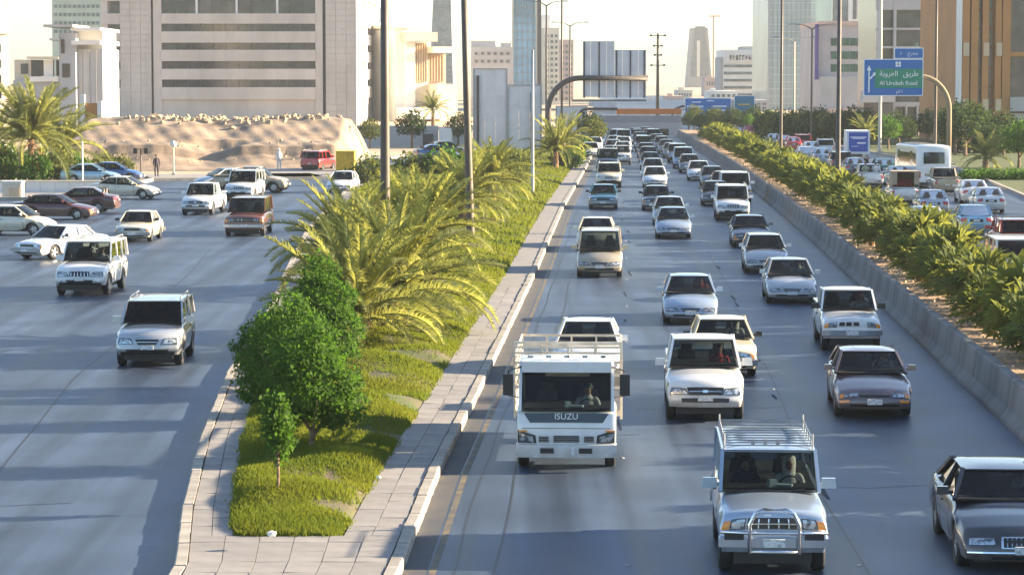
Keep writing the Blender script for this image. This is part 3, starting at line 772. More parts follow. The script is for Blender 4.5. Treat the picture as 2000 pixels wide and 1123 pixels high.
def vehicle(kind, px, py, color, label, heading=None, away=False, group=None, far=False, at_tyre=True, tint=False, scale=1.0):
    """px,py: where the nearest pair of tyres touches the road; heading: direction the nose points (radians, world)"""
    p = G(px, py)
    if heading is None:
        h = math.radians(-90 - 2.6)
        if away: h += math.pi
    else: h = heading
    S = SPEC[kind]; L = S['L'] if kind != 'truck' else 1.75
    near = (S['fa'] - S['wr'] * .6) if not away else (L - S['ra'] - S['wr'] * .6)
    fwd = Vector((math.cos(h), math.sin(h), 0))
    off = (L / 2 - near) * (1 if not away else -1)
    if at_tyre: c = p - fwd * off
    else: c = p
    rz = h + math.pi / 2       # local -Y is the nose
    pm = paint(color, PAINTS[color], METAL.get(color, 0.0))
    nm = NAME[kind]
    if far:
        o = link(nm, joined(kind), None, (c.x, c.y, 0), rz, scale)
        for sl in o.material_slots:
            pass
        keys_parts = get_parts(kind)[0]; ks = []
        for n_, pr, me, m in keys_parts:
            if m not in ks: ks.append(m)
        i = ks.index('paint'); o.material_slots[i].link = 'OBJECT'; o.material_slots[i].material = pm
        tag(o, label, CATN[nm], group); return o
    parts, S = get_parts(kind)
    e = empty(nm, (c.x, c.y, 0), rz); e.scale = (scale,) * 3
    obs = []
    for n, par, me, m in parts:
        o = link(n, me, e if par < 0 else obs[par])
        mm = pm if m == 'paint' else MATS['tinted_glass'] if (tint and m == 'car_glass') else MATS[m]
        o.material_slots[0].link = 'OBJECT'; o.material_slots[0].material = mm
        obs.append(o)
    tag(e, label, CATN[nm], group)
    e['_k'] = kind
    return e
# ================================================================ ground, roads, median
KR = [(-5.2, -30), (-3.1, 10), (-1.73, 41.2), (-1.4, 51.8), (-.86, 63.3), (0, 82.9), (1.03, 106.4), (3.0, 155.8), (6.28, 225), (9.19, 290), (11.6, 345), (15, 430), (40, 1100)]
KL = [(-5.6, -30), (-4.75, 10), (-5.29, 41.2), (-5.86, 46.7), (-6.6, 55.9), (-7.37, 68.3), (-8.0, 86), (-9.2, 110), (-10.39, 135), (-11.34, 184), (-9.6, 225), (-6.82, 253), (-1, 300), (5, 345), (8, 430), (34, 1100)]
BR = [(8.0, -10), (9.6, 30), (10.9, 56.2), (11.82, 76.2), (13.92, 120.4), (15.44, 155.8), (17.46, 211), (19.0, 262), (20.2, 312), (21.2, 344), (24, 430)]
IN_L, IN_R = .92, 1.15
def lx(poly, Y): return interp([(y, x) for x, y in poly], Y)
def ribbon(name, mt, fa, fb, y0, y1, z, step=4.0, thick=None, parent=None):
    mb = MB(); n = max(1, int((y1 - y0) / step)); ys = [lerp(y0, y1, i / n) for i in range(n + 1)]
    for a, b in zip(ys, ys[1:]):
        zz = [z(a) if callable(z) else z, z(b) if callable(z) else z]
        mb.add([(fa(a), a, zz[0]), (fb(a), a, zz[0]), (fb(b), b, zz[1]), (fa(b), b, zz[1])], [(0, 1, 2, 3)])
        if thick:
            mb.add([(fa(a), a, zz[0]), (fa(b), b, zz[1]), (fa(b), b, zz[1] - thick), (fa(a), a, zz[0] - thick)], [(0, 1, 2, 3)])
            mb.add([(fb(a), a, zz[0]), (fb(a), a, zz[0] - thick), (fb(b), b, zz[1] - thick), (fb(b), b, zz[1])], [(0, 1, 2, 3)])
    return mb.build(name, mt, parent)
def polyg(name, mt, pts, z, parent=None):
    bm = bmesh.new(); vs = [bm.verts.new((p[0], p[1], z)) for p in pts]; f = bm.faces.new(vs)
    if f.normal.z < 0: f.normal_flip()
    bmesh.ops.triangulate(bm, faces=bm.faces[:]); me = bpy.data.meshes.new(name); bm.to_mesh(me); bm.free(); me.materials.append(mt)
    return link(name, me, parent)
mb = MB(); mb.grid(lambda i, j: (lerp(-4000, 4000, i), lerp(-300, 9000, j), -.03), 8, 8); struct(mb.build('ground', SAND))
g = lambda x, y: tuple(G(x, y)[:2])
pts = [(-70, -30), (36, -30), (36, 172), (38, 225), (36.5, 290), (36, 345), (lx(KL, 345), 345), g(905, 296), g(850, 300), g(780, 308), g(690, 334), g(640, 351), g(300, 352), g(150, 392), g(0, 392), (-70, 160)]
struct(polyg('road', ASPHALT, pts, 0.0))
struct(ribbon('far_road', ASPHALT, lambda y: lx(KR, y) - 3, lambda y: lx(KR, y) + 30, 345, 1090, -.004, 40))
# median base: path sheet with kerbs
Y0, YT = -30, 43.9
KH = .17
path = struct(empty('median_path'))
kw = .22
def p_sheet(fa, fb, y0, y1, z, nm='path_bed', m=JOINT): return ribbon(nm, m, fa, fb, y0, y1, z, 3.0, None, path)
p_sheet(lambda y: lx(KL, y) + kw, lambda y: lx(KR, y) - kw, Y0, YT, KH - .03)
p_sheet(lambda y: lx(KR, y) - IN_R, lambda y: lx(KR, y) - kw, YT, 345, KH - .03)
p_sheet(lambda y: lx(KL, y) + kw, lambda y: lx(KL, y) + IN_L, YT, 320, KH - .03)
ribbon('path_surface', PAVING, lambda y: lx(KR, y) - IN_R, lambda y: lx(KR, y) - kw - .004, 96, 345, KH - .004, 3, None, path)
ribbon('path_surface', PAVING, lambda y: lx(KL, y) + kw + .004, lambda y: lx(KL, y) + IN_L, 78, 320, KH - .004, 3, None, path)
ribbon('path_surface', PAVING, lambda y: lx(KL, y) + kw + .004, lambda y: lx(KR, y) - kw - .004, Y0, 36, KH - .004, 3, None, path)
def slabs(fa, fb, y0, y1, nx, step):
    y = y0; r = random.Random(3)
    while y < y1 - .3:
        yb = min(y + step, y1)
        for i in range(nx):
            xa, xb = fa(y), fb(y); xc, xd = fa(yb), fb(yb); g_ = .006
            p = [(lerp(xa, xb, i / nx) + g_, y + g_), (lerp(xa, xb, (i + 1) / nx) - g_, y + g_), (lerp(xc, xd, (i + 1) / nx) - g_, yb - g_), (lerp(xc, xd, i / nx) + g_, yb - g_)]
            cx = sum(q[0] for q in p) / 4; cy = sum(q[1] for q in p) / 4; dz = r.uniform(-.003, .004); tl = r.uniform(-.004, .004)
            mb = MB(); vs = [(q[0] - cx, q[1] - cy, 0 + (tl if k in (0, 3) else -tl)) for k, q in enumerate(p)] + [(q[0] - cx, q[1] - cy, -.05) for q in p]
            mb.add(vs, [(0, 1, 2, 3), (0, 4, 5, 1), (1, 5, 6, 2), (2, 6, 7, 3), (3, 7, 4, 0)])
            mb.build('paving_slab', PAVING, path, (cx, cy, KH + dz))
        y = yb
slabs(lambda y: lx(KL, y) + kw, lambda y: lx(KR, y) - kw, 36, 43.8, 6, .9)
slabs(lambda y: lx(KR, y) - IN_R, lambda y: lx(KR, y) - kw, 43.8, 96, 2, .9)
slabs(lambda y: lx(KL, y) + kw, lambda y: lx(KL, y) + IN_L, 43.8, 78, 2, .9)
# kerb stones
kerb = struct(empty('kerb'))
def kerb_line(poly, side, y0, y1, yfar):
    r = random.Random(5 + side); y = y0
    while y < y1:
        yb = y + 1.0; xa, xb = lx(poly, y), lx(poly, yb); c = (xa + xb) / 2
        ang = math.atan2(xb - xa, 1.0); w = .2
        mb = MB(); h = KH + .02
        vs = []
        for yy in (-.485, .485):
            prof = [(0, -.05), (0, h - .03), (.03, h), (w, h), (w, -.05)]
            for a, z in prof: vs.append((-side * a if False else side * -a, yy, z))
        fs = [(0, 1, 6, 5), (1, 2, 7, 6), (2, 3, 8, 7), (3, 4, 9, 8), (0, 4, 3, 2, 1), (5, 6, 7, 8, 9)]
        mb.add(vs, fs)
        o = mb.build('kerb_stone', KERBM, kerb, (c + r.uniform(-.01, .01), (y + yb) / 2, r.uniform(-.008, .008)))
        o.rotation_euler = (0, 0, -ang + r.uniform(-.01, .01)); y = yb
    ribbon('far_kerb', KERBM, lambda q: lx(poly, q) - (side > 0) * .2, lambda q: lx(poly, q) + (side < 0) * .2, y1, yfar, KH + .015, 4, .2, kerb)
    ribbon('far_kerb', KERBM, lambda q: lx(poly, q) - (side > 0) * .2, lambda q: lx(poly, q) + (side < 0) * .2, Y0, y0, KH + .015, 4, .2, kerb)
kerb_line(KR, 1, 36, 130, 345)
kerb_line(KL, -1, 36, 100, 330)
# planting bed on the median: earth mound
def gl(y): return lx(KL, y) + IN_L
def gr(y): return lx(KR, y) - IN_R
nrng = np.random.default_rng(4)
def hills(x, y):
    return (.5 * math.sin(y * .9 + x * .7) + .35 * math.sin(y * 1.9 - x * 1.1 + 1.0) + .25 * math.sin(y * .37 + 2))
def bed_z(u, y):
    x = lerp(gl(y), gr(y), u)
    e = max(0, 4 * u * (1 - u)) ** .6
    f = min(1, max(0, (y - 43.8) / 1.5)) ** .6
    wd = min(1.0, (gr(y) - gl(y)) / 4.5)
    return KH - .03 + e * f * (.34 + .27 * hills(x, y)) * wd + .01
mb = MB(); ny = 420
def bedp(i, j):
    y = 43.8 + (330 - 43.8) * j ** 1.35
    u = i; xa, xb = gl(y), gr(y)
    if y < 45.2:
        k = math.sqrt(max(0, 1 - ((45.2 - y) / 1.4) ** 2)); xm = (xa + xb) / 2; xa = lerp(xm, xa, .8 + .2 * k); xb = lerp(xm, xb, .8 + .2 * k)
    if xb < xa + .3: xb = xa + .3
    return (lerp(xa, xb, u), y, bed_z(u, y))
mb.grid(bedp, 26, ny); struct(mb.build('planting_bed', TURF, smooth=True))
mb = MB(); mb.grid(lambda i, j: tuple(Vector(bedp(i, j)) - Vector((0, 0, .0))), 1, 1)
# grass blades scattered on the bed
def scatter_grass(name, y0, y1, n, h, w, seed, skip):
    r = np.random.default_rng(seed)
    y = y0 + (y1 - y0) * r.random(n) ** 1.15; u = r.random(n)
    ya = np.array([q[1] for q in KR], float); kr = np.interp(y, ya, [q[0] for q in KR]) - IN_R
    yb = np.array([q[1] for q in KL], float); kl = np.interp(y, yb, [q[0] for q in KL]) + IN_L
    k = np.where(y < 45.2, .8 + .2 * np.sqrt(np.clip(1 - ((45.2 - y) / 1.4) ** 2, 0, 1)), 1.0); xm = (kl + kr) / 2
    kl = xm + (kl - xm) * k; kr = xm + (kr - xm) * k
    x = kl + (kr - kl) * u
    nz = np.sin(x * 1.7 + y * .8) + np.sin(y * 1.3 - x * .9 + 2) + .6 * np.sin(x * 3.1 + y * 2.3) + r.normal(0, .35, n)
    bare = ((u > .62) & (nz > skip - .5 * np.sin(y * .55)) & (y < 75)) | (nz > 2.4)
    keep = ~bare & (kr > kl + .2)
    x, y, u = x[keep], y[keep], u[keep]; n = len(x)
    hl = .5 * np.sin(y * .9 + x * .7) + .35 * np.sin(y * 1.9 - x * 1.1 + 1.0) + .25 * np.sin(y * .37 + 2)
    e = (4 * u * (1 - u)).clip(0) ** .6; f = ((y - 43.8) / 1.5).clip(0, 1) ** .6
    wd = np.minimum(1, (np.interp(y, ya, [q[0] for q in KR]) - IN_R - np.interp(y, yb, [q[0] for q in KL]) - IN_L) / 4.5)
    z = KH - .03 + e * f * (.34 + .27 * hl) * wd
    a = r.random(n) * math.tau; hh = h * (.5 + r.random(n)) * (1 + .4 * np.sin(x * 2 + y * 1.5)); x = x + r.normal(0, .05, n); y = y + r.normal(0, .05, n); lean = r.normal(0, .35, (n, 2)) * hh[:, None]
    v = np.zeros((n, 3, 3)); wx, wy = np.cos(a) * w, np.sin(a) * w
    v[:, 0] = np.stack([x - wx, y - wy, z], 1); v[:, 1] = np.stack([x + wx, y + wy, z], 1); v[:, 2] = np.stack([x + lean[:, 0], y + lean[:, 1], z + hh], 1)
    me = bpy.data.meshes.new(name); me.vertices.add(n * 3); me.vertices.foreach_set('co', v.reshape(-1))
    me.loops.add(n * 3); me.loops.foreach_set('vertex_index', np.arange(n * 3)); me.polygons.add(n); me.polygons.foreach_set('loop_start', np.arange(n) * 3)
    me.materials.append(GRASSM); me.update(calc_edges=True)
    return link(name, me)
stuff(scatter_grass('grass', 43.8, 100, 230000, .072, .017, 1, .7), 'short yellow green grass covering the mounded planting bed between the two roads', 'grass')
stuff(scatter_grass('grass', 100, 300, 110000, .14, .045, 2, 9), 'longer grass on the far stretch of the planting bed beside the main road', 'grass')
# concrete barrier in segments and the raised planter behind it
bar = empty('concrete_barrier', (0, 0, 0)); tag(bar, 'long grey concrete crash barrier running along the right edge of the busy road', 'barrier')
seg = MB(); sl = 2.98
prof = [(0, 0), (0, .10), (.16, .30), (.24, .94), (.27, .98), (.45, .98), (.48, .94), (.48, 0)]
for yy in (0, sl):
    seg.v += [(a, yy, z) for a, z in prof]
n = len(prof)
seg.f += [(k, k + 1, n + k + 1, n + k)[::-1] for k in range(n - 1)] + [tuple(range(n)), tuple(range(n, 2 * n))[::-1]]; seg.m += [0] * (n + 1)
segm = seg.mesh('barrier_segment', BARRIERM)
y = 24.0; r = random.Random(2)
while y < 345:
    xa, xb = lx(BR, y), lx(BR, y + 3.0)
    o = link('barrier_segment', segm, bar, (xa + r.uniform(-.012, .012), y, r.uniform(-.01, .005))); o.rotation_euler = (0, 0, -math.atan2(xb - xa, 3.0)); y += 3.0
def sx(y): return lx(BR, y) + .49
struct(ribbon('planter_soil', SOIL, lambda y: sx(y), lambda y: sx(y) + 2.7, 24, 345, lambda y: .86 + .03 * math.sin(y * 2.1), 1.5))
struct(ribbon('planter_kerb', KERBM, lambda y: sx(y) + 2.7, lambda y: sx(y) + 2.95, 24, 345, .9, 3, .95))
# stones and litter on the soil
# paint lines on the asphalt
lm = mat('worn_road_paint', (0.50, 0.48, 0.42), rough=0.7, noise=0.4, nscale=6)
ym = mat('worn_yellow_paint', (0.17, 0.13, 0.065), rough=0.7, noise=0.5, nscale=3, color2=(.06, .06, .065))
struct(ribbon('edge_line', ym, lambda y: lx(KR, y) + .42, lambda y: lx(KR, y) + .54, 24, 340, .004, 4))
tar = mat('tar_seam', (0.018, 0.018, 0.02), rough=0.5)
struct(ribbon('tar_seam', tar, lambda y: lx(KR, y) + 1.42 + .05 * math.sin(y * .3), lambda y: lx(KR, y) + 1.46 + .05 * math.sin(y * .3), 24, 140, .004, 2))
struct(ribbon('tar_seam', tar, lambda y: lx(KR, y) + .78 + .03 * math.sin(y * .5), lambda y: lx(KR, y) + .82 + .03 * math.sin(y * .5), 24, 160, .004, 2))
struct(ribbon('tar_seam', tar, lambda y: lx(KR, y) + 7.28 + .06 * math.sin(y * .21), lambda y: lx(KR, y) + 7.315 + .06 * math.sin(y * .21), 24, 120, .004, 2))
struct(ribbon('tar_seam', tar, lambda y: lx(KL, y) - 3.9 + .07 * math.sin(y * .25), lambda y: lx(KL, y) - 3.86 + .07 * math.sin(y * .25), 24, 120, .004, 2))
tmb = MB(); tr_ = random.Random(14)
for k in range(16):
    y_ = tr_.uniform(40, 130); xa_ = lx(KR, y_) + tr_.choice((.4, 3.8, 7.3)) if k % 3 else lx(KL, y_) - tr_.uniform(4, 12); xp, yp = xa_, y_
    for q in range(7):
        xn, yn = xp + .5, yp + tr_.uniform(-.25, .25); tmb.add([(xp, yp - .02, .005), (xn, yn - .02, .005), (xn, yn + .02, .005), (xp, yp + .02, .005)], [(0, 1, 2, 3)]); xp, yp = xn, yn
struct(tmb.build('asphalt_cracks', tar))
# gutter dirt
dirt = mat('gutter_dirt', (0.085, 0.078, 0.07), rough=0.8, noise=0.4, nscale=1.2, color2=(.055, .058, .07))
struct(ribbon('gutter', dirt, lambda y: lx(KR, y) + .002, lambda y: lx(KR, y) + .38, 24, 345, .006, 1.0))
# lane studs: short rows of ceramic road studs between the lanes
stud = MB(); stud.lathe([(.05, 0), (.045, .012), (.02, .02), (0, .021)], 8); sm_ = stud.mesh('road_stud', mat('stud_ceramic', (.3, .29, .28), rough=.6))
for lane, off in enumerate((3.55, 7.25)):
    y = 30
    while y < 130:
        for k in range(1):
            o = link('road_stud', sm_, None, (lx(KR, y) + off, y + k * .55, .0)); o['group'] = 'ceramic studs marking the lanes'
            o['label'] = 'small round ceramic lane stud set in the asphalt of the main road'; o['category'] = 'road stud'
        y += 12
# dark oil and tyre smudges along lane seams
sm2 = mat('oil_stain', (0.022, 0.03, 0.045), rough=0.7, noise=0.3, spec=.15)
mb = MB(); r = random.Random(11)
for off in (3.6, 7.3):
    y = 40
    while y < 180:
        x = lx(KR, y) + off + r.uniform(-.2, .2); w = r.uniform(.03, .06); l = r.uniform(.5, 1.6); n = 12
        if r.random() < .3: mb.add([(x + math.cos(t) * w * r.uniform(.7, 1.2), y + math.sin(t) * l * r.uniform(.8, 1.1), .008) for t in [k * math.tau / n for k in range(n)]], [tuple(range(n))])
        y += r.uniform(2.5, 6)
stuff(mb.build('oil_stains', sm2))
# kerb and pavement on the far side of the left road
lk = struct(empty('far_kerb_line'))
def strip(name, mt, px, z, w, h, par):
    mb = MB(); ps = [G(*p) for p in px]
    for a, b in zip(ps, ps[1:]):
        d = (b - a).normalized(); nrm = Vector((-d.y, d.x, 0)) * w
        if nrm.y < 0: nrm = -nrm
        vs = [a, b, b + nrm, a + nrm]
        mb.add([(q.x, q.y, z) for q in vs] + [(q.x, q.y, z + h) for q in vs], [(0, 1, 5, 4), (1, 2, 6, 5), (2, 3, 7, 6), (3, 0, 4, 7), (4, 5, 6, 7)])
    return mb.build(name, mt, par)
strip('kerb_run', KERBM, [(-60, 392), (150, 392), (300, 354), (640, 351), (690, 334), (780, 308), (905, 294)], -.02, .35, .24, lk)
struct(strip('pavement', PAVING, [(150, 391), (300, 353), (640, 350), (690, 333), (780, 307)], -.02, 9, .16, None))
# ================================================================ vegetation (builders)
def frond_mesh(name, Lf, n, wl, droop, mt, seed, up=.2, fold=.5, tri=True):
    """feather frond: leaves the crown along +X and arches over; leaflets in two ranks"""
    r = random.Random(seed); mb = MB(); pts = []
    a = up; x = z = 0.0; N = 10
    for i in range(N + 1):
        pts.append(Vector((x, 0, z))); st = Lf / N; x += math.cos(a) * st; z += math.sin(a) * st; a -= droop / N * (1 + i / N)
    mb.tube(pts, [.03 * (1 - i / (N + 1)) + .006 for i in range(N + 1)], 4, cap=False)
    for k in range(n):
        t = .16 + .84 * (k + .5) / n; q = t * N; i = min(N - 1, int(q)); p = pts[i].lerp(pts[i + 1], q - i); d = (pts[i + 1] - pts[i]).normalized()
        up_ = Vector((0, 1, 0)).cross(d) * -1
        l = wl * (math.sin(math.pi * min(1, t * .92 + .06)) ** .5) * r.uniform(.65, 1.15)
        for s in (-1, 1):
            dr = (d * .75 + Vector((0, s, 0)) * .85 + up_ * (fold + r.uniform(-.35, .35))).normalized()
            e = p + dr * l + Vector((0, 0, -.18 * l)); m_ = p + dr * l * .55
            w = d * .013
            mb.add([p - w, p + w, m_ + w * 1.1, e, m_ - w * 1.1], [(0, 1, 2, 3, 4)])
    return mb.mesh(name, mt)
def fan_mesh(name, pet, R, n, mt, seed, up):
    r = random.Random(seed); mb = MB()
    c = Vector((math.cos(up) * pet, 0, math.sin(up) * pet)); mb.beam((0, 0, 0), c, .025, .02)
    d0 = Vector((math.cos(up - .2), 0, math.sin(up - .2))); nrm = Vector((-d0.z, 0, d0.x))
    for k in range(n):
        w = lerp(-2.1, 2.1, k / (n - 1)); d = d0 * math.cos(w) + Vector((0, 1, 0)) * math.sin(w)
        l = R * (.75 + .25 * math.cos(w)) * r.uniform(.85, 1.1)
        side = (Vector((0, 1, 0)) * math.cos(w) - d0 * math.sin(w)) * (R * 2.1 / n * .66)
        m_ = c + d * l * .6 + nrm * (.05 * (k % 2)); e = c + d * l + Vector((0, 0, -.12 * l)) - nrm * .03
        mb.add([c, m_ - side, e, m_ + side], [(0, 1, 2, 3)])
    return mb.mesh(name, mt)
FR = [frond_mesh('frond', 3.5, 96, .47, dr, FROND, i, up=.3) for i, dr in enumerate((.45, .75, 1.1, 1.5))]
FRS = [frond_mesh('frond', 2.2, 26, .36, dr, FROND, i + 9, up=.3) for i, dr in enumerate((.9, 1.5))]
FRD = [frond_mesh('dry_frond', 2.6, 26, .35, dr, FROND_DRY, i + 20, up=.1) for i, dr in enumerate((1.2, 1.8))]
FN = [fan_mesh('fan_frond', .62, .62, 12, FAN, i, u) for i, u in enumerate((.5, .8, 1.1))]
def crownmesh(lst, name, mt):
    mb = MB()
    for me, M in lst:
        mb.add([tuple(M @ v.co) for v in me.vertices], [tuple(p.vertices) for p in me.polygons])
    return mb.mesh(name, mt)
def date_palm(loc, trunk_h, nf, size, label, seed, group=None, lean=(0, 0), dry=8, joined_=False, upbias=.55, tr=.24):
    r = random.Random(seed); e = empty('date_palm', loc)
    mb = MB(); top = Vector((lean[0] * trunk_h, lean[1] * trunk_h, trunk_h))
    pts = []; rad = []
    N = max(5, int(trunk_h * 5))
    for i in range(N + 1):
        t = i / N; pts.append(Vector((top.x * t * t, top.y * t * t, -.1 + (trunk_h + .1) * t))); rad.append(tr * (1.15 - .3 * t) * (1.0 if i % 2 else 1.16))
    mb.tube(pts, rad, 10); mb.build('trunk', PALMTRUNK, e, smooth=False)
    if not joined_:
        sh = MB()
        for k in range(26):
            a = k * 2.399; h = trunk_h * (.35 + .65 * k / 26); d = Vector((math.cos(a), math.sin(a), .7))
            p = Vector((top.x * (h / trunk_h) ** 2, top.y * (h / trunk_h) ** 2, h)); sh.beam(p, p + d * (tr * 1.5), .09, .05)
        sh.build('leaf_stub', PALMTRUNK, e)['kind'] = 'stuff'
    lst = []
    for k in range(nf):
        a = k * 2.39996 + r.uniform(-.2, .2); t = (k + .5) / nf
        el = lerp(1.4, .12, t ** (1 / upbias * .62)) + r.uniform(-.12, .12)
        me = FR[min(3, int(t * 3.2))] if size > .62 else FRS[k % 2]
        sc = size * r.uniform(.85, 1.1) * (1.0 if size > .62 else 1.6)
        M = Matrix.Translation(top) @ Matrix.Rotation(a, 4, 'Z') @ Matrix.Rotation(-(el - .3), 4, 'Y') @ Matrix.Rotation(r.uniform(-.6, .6), 4, 'X') @ Matrix.Scale(sc, 4)
        if joined_: lst.append((me, M))
        else:
            o = link('frond', me, e); o.matrix_local = M
    for k in range(dry):
        a = k * 2.39996 + 1; M = Matrix.Translation(top - Vector((0, 0, .15))) @ Matrix.Rotation(a, 4, 'Z') @ Matrix.Rotation(r.uniform(.5, 1.1), 4, 'Y') @ Matrix.Scale(size * r.uniform(.6, .95), 4)
        if not joined_: o = link('dry_frond', FRD[k % 2], e); o.matrix_local = M
    if joined_: link('crown', crownmesh(lst, 'crown', FROND), e)
    tag(e, label, 'palm', group); return e
_fancache = {}
def fan_palm(loc, nf, size, label, seed, group, joined_=False):
    r = random.Random(seed); e = empty('fan_palm', loc); lst = []
    key = seed % 6
    if joined_ and key in _fancache:
        o = link('crown', _fancache[key], e); o.scale = (size,) * 3; o.rotation_euler = (0, 0, r.uniform(0, 6))
        tag(e, label, 'palm', group); return e
    for k in range(nf):
        a = k * 2.39996 + r.uniform(-.3, .3); t = (k + .5) / nf; h = lerp(.65, .2, t)
        M = Matrix.Translation((math.cos(a) * .08, math.sin(a) * .08, h)) @ Matrix.Rotation(a, 4, 'Z') @ Matrix.Rotation(lerp(-.75, .45, t) + r.uniform(-.15, .15), 4, 'Y') @ Matrix.Rotation(r.uniform(-.5, .5), 4, 'X') @ Matrix.Scale(r.uniform(.85, 1.15), 4)
        if joined_: lst.append((FN[k % 3], M))
        else:
            o = link('frond', FN[k % 3], e); o.matrix_local = Matrix.Scale(size, 4) @ M
    if joined_:
        me = crownmesh(lst, 'crown', FAN); _fancache[key] = me; o = link('crown', me, e); o.scale = (size,) * 3
    else:
        mb = MB(); mb.tube([(0, 0, -.15), (0, 0, .45 * size), (0, 0, .8 * size)], [.13, .11, .07], 8); mb.build('trunk', PALMTRUNK, e)
    tag(e, label, 'palm', group); return e
def leaf_cloud(name, lobes, n, leaf, mt, seed, shell=.55):
    """leaf-sized quads spread through a few lobes, thicker near their surfaces"""
    r = np.random.default_rng(seed); lob = np.array(lobes, float)
    vol = lob[:, 3] * lob[:, 4] * lob[:, 5]; idx = r.choice(len(lob), n, p=vol / vol.sum()); L_ = lob[idx]
    d = r.normal(size=(n, 3)); d /= np.linalg.norm(d, axis=1)[:, None]
    bump = 1 + .16 * np.sin(d[:, 0] * 6 + idx) * np.sin(d[:, 1] * 5 + 1) + .14 * np.sin(d[:, 2] * 8 + d[:, 0] * 7)
    rad = (shell + (1 - shell) * r.random(n) ** .6) * bump
    c = L_[:, :3] + d * rad[:, None] * L_[:, 3:6]
    # clump the leaves on twig tips
    tw = r.integers(0, max(1, n // 14), n); off = r.normal(0, 1, (n // 14 + 1, 3)) * leaf * 1.6
    c = c + off[tw] * .5
    a = r.normal(size=(n, 3)); a /= np.linalg.norm(a, axis=1)[:, None]
    a = a + d * .6; a /= np.linalg.norm(a, axis=1)[:, None]
    t = np.cross(a, r.normal(size=(n, 3))); t /= np.linalg.norm(t, axis=1)[:, None]; b = np.cross(a, t)
    s = leaf * (.6 + .8 * r.random(n))[:, None]
    v = np.stack([c - t * s, c - b * s * .5, c + t * s, c + b * s * .5], 1)
    me = bpy.data.meshes.new(name); me.vertices.add(n * 4); me.vertices.foreach_set('co', v.reshape(-1)); me.loops.add(n * 4)
    me.loops.foreach_set('vertex_index', np.arange(n * 4)); me.polygons.add(n); me.polygons.foreach_set('loop_start', np.arange(n) * 4)
    me.materials.append(mt); me.update(calc_edges=True); return me
def trunk_mesh(h, r0, seed, limbs=5, spread=.8):
    r = random.Random(seed); mb = MB(); mb.tube([(0, 0, -.1), (r.uniform(-.05, .05), 0, h * .5), (0, r.uniform(-.05, .05), h)], [r0 * 1.2, r0, r0 * .75], 8)
    for k in range(limbs):
        a = k * 2.4 + r.random(); z0 = h * r.uniform(.6, 1); l = spread * r.uniform(.7, 1.2)
        mb.tube([(0, 0, z0), (math.cos(a) * l * .4, math.sin(a) * l * .4, z0 + l * .5), (math.cos(a) * l, math.sin(a) * l, z0 + l * 1.1)], [r0 * .6, r0 * .4, r0 * .12], 6, cap=False)
    return mb.mesh('trunk', BARK)
def tree(name, loc, th, lobes, n, leaf, mt, label, cat, seed, group=None, r0=.12, scale=1.0, shell=.55):
    e = empty(name, loc); link('trunk', trunk_mesh(th, r0, seed, 5, lobes[0][3] * .8), e); link('crown', leaf_cloud('crown', lobes, n, leaf, mt, seed, shell), e)
    e.scale = (scale,) * 3; tag(e, label, cat, group); return e
# shared far-tree meshes
BT = [(trunk_mesh(1.6, .14, i, 5, 1.2), leaf_cloud('crown', [(0, 0, 2.9, 1.7, 1.7, 1.4), (.9, .3, 2.4, 1.1, 1.1, .9), (-.9, -.2, 2.6, 1.2, 1.1, 1.0), (.2, .2, 3.9, .9, .9, .8)], 1500, .16, m, 30 + i)) for i, m in enumerate((LEAF_OLIVE, LEAF_DARK, LEAF_GREEN))]
def bg_tree(loc, kind, scale, label, group, rz=0, name='tree', sz=None):
    e = empty(name, loc, rz); link('trunk', BT[kind][0], e); link('crown', BT[kind][1], e); e.scale = (scale, scale, sz or scale); tag(e, label, 'tree', group); return e
BUSH = [leaf_cloud('foliage', [(0, 0, .45, .8, .7, .5), (.5, .2, .35, .5, .5, .4), (-.4, -.1, .5, .5, .5, .45)], 700, .10, m, 50 + i) for i, m in enumerate((LEAF_OLIVE, LEAF_DARK, LEAF_GREEN))]
def bush(loc, kind, scale, label, group, name='bush', sz=None):
    o = link(name, BUSH[kind], None, loc, rnd.uniform(0, 6)); o.scale = (scale, scale, sz or scale); tag(o, label, 'bush', group); return o
# ================================================================ buildings and large structures
def wm(name, c, **k): return mat(name, c, rough=k.pop('rough', .85), noise=k.pop('noise', .08), nscale=k.pop('nscale', .25), bump=.08, bscale=3, rand=.03, **k)
STONE = wm('pinkish_stone', (.53, .465, .41), noise=.13, stretch=(1, 1, .3)); CREAM = wm('cream_render', (.60, .53, .42)); WHITEW = wm('white_render', (.68, .66, .62)); GREYW = wm('grey_render', (.38, .37, .37))
BLUEG = mat('blue_glass_facade', (.25, .45, .58), rough=.2, noise=.5, nscale=.06, spec=.9); TEALG = mat('pale_teal_facade', (.34, .42, .42), rough=.25, noise=.12, nscale=.08, spec=.7)
GREENG = mat('green_window_glass', (.06, .12, .08), rough=.12, noise=.5, nscale=.4); WINB = mat('brown_window_glass', (.055, .05, .052), rough=.12, noise=.5, nscale=.5, spec=.7); WING = mat('grey_window_glass', (.10, .12, .13), rough=.12, noise=.5, nscale=.4, spec=.7)
BROWN = wm('brown_stone', (.40, .19, .065)); BROWN2 = wm('beige_stone_panel', (.55, .42, .28)); ORANGE = wm('orange_paint', (.50, .16, .04)); MAUVE = wm('mauve_render', (.42, .38, .37)); YELLOW = mat('yellow_paint', (.62, .40, .03), rough=.6, noise=.15)
PINK = wm('pink_render', (.50, .36, .30))
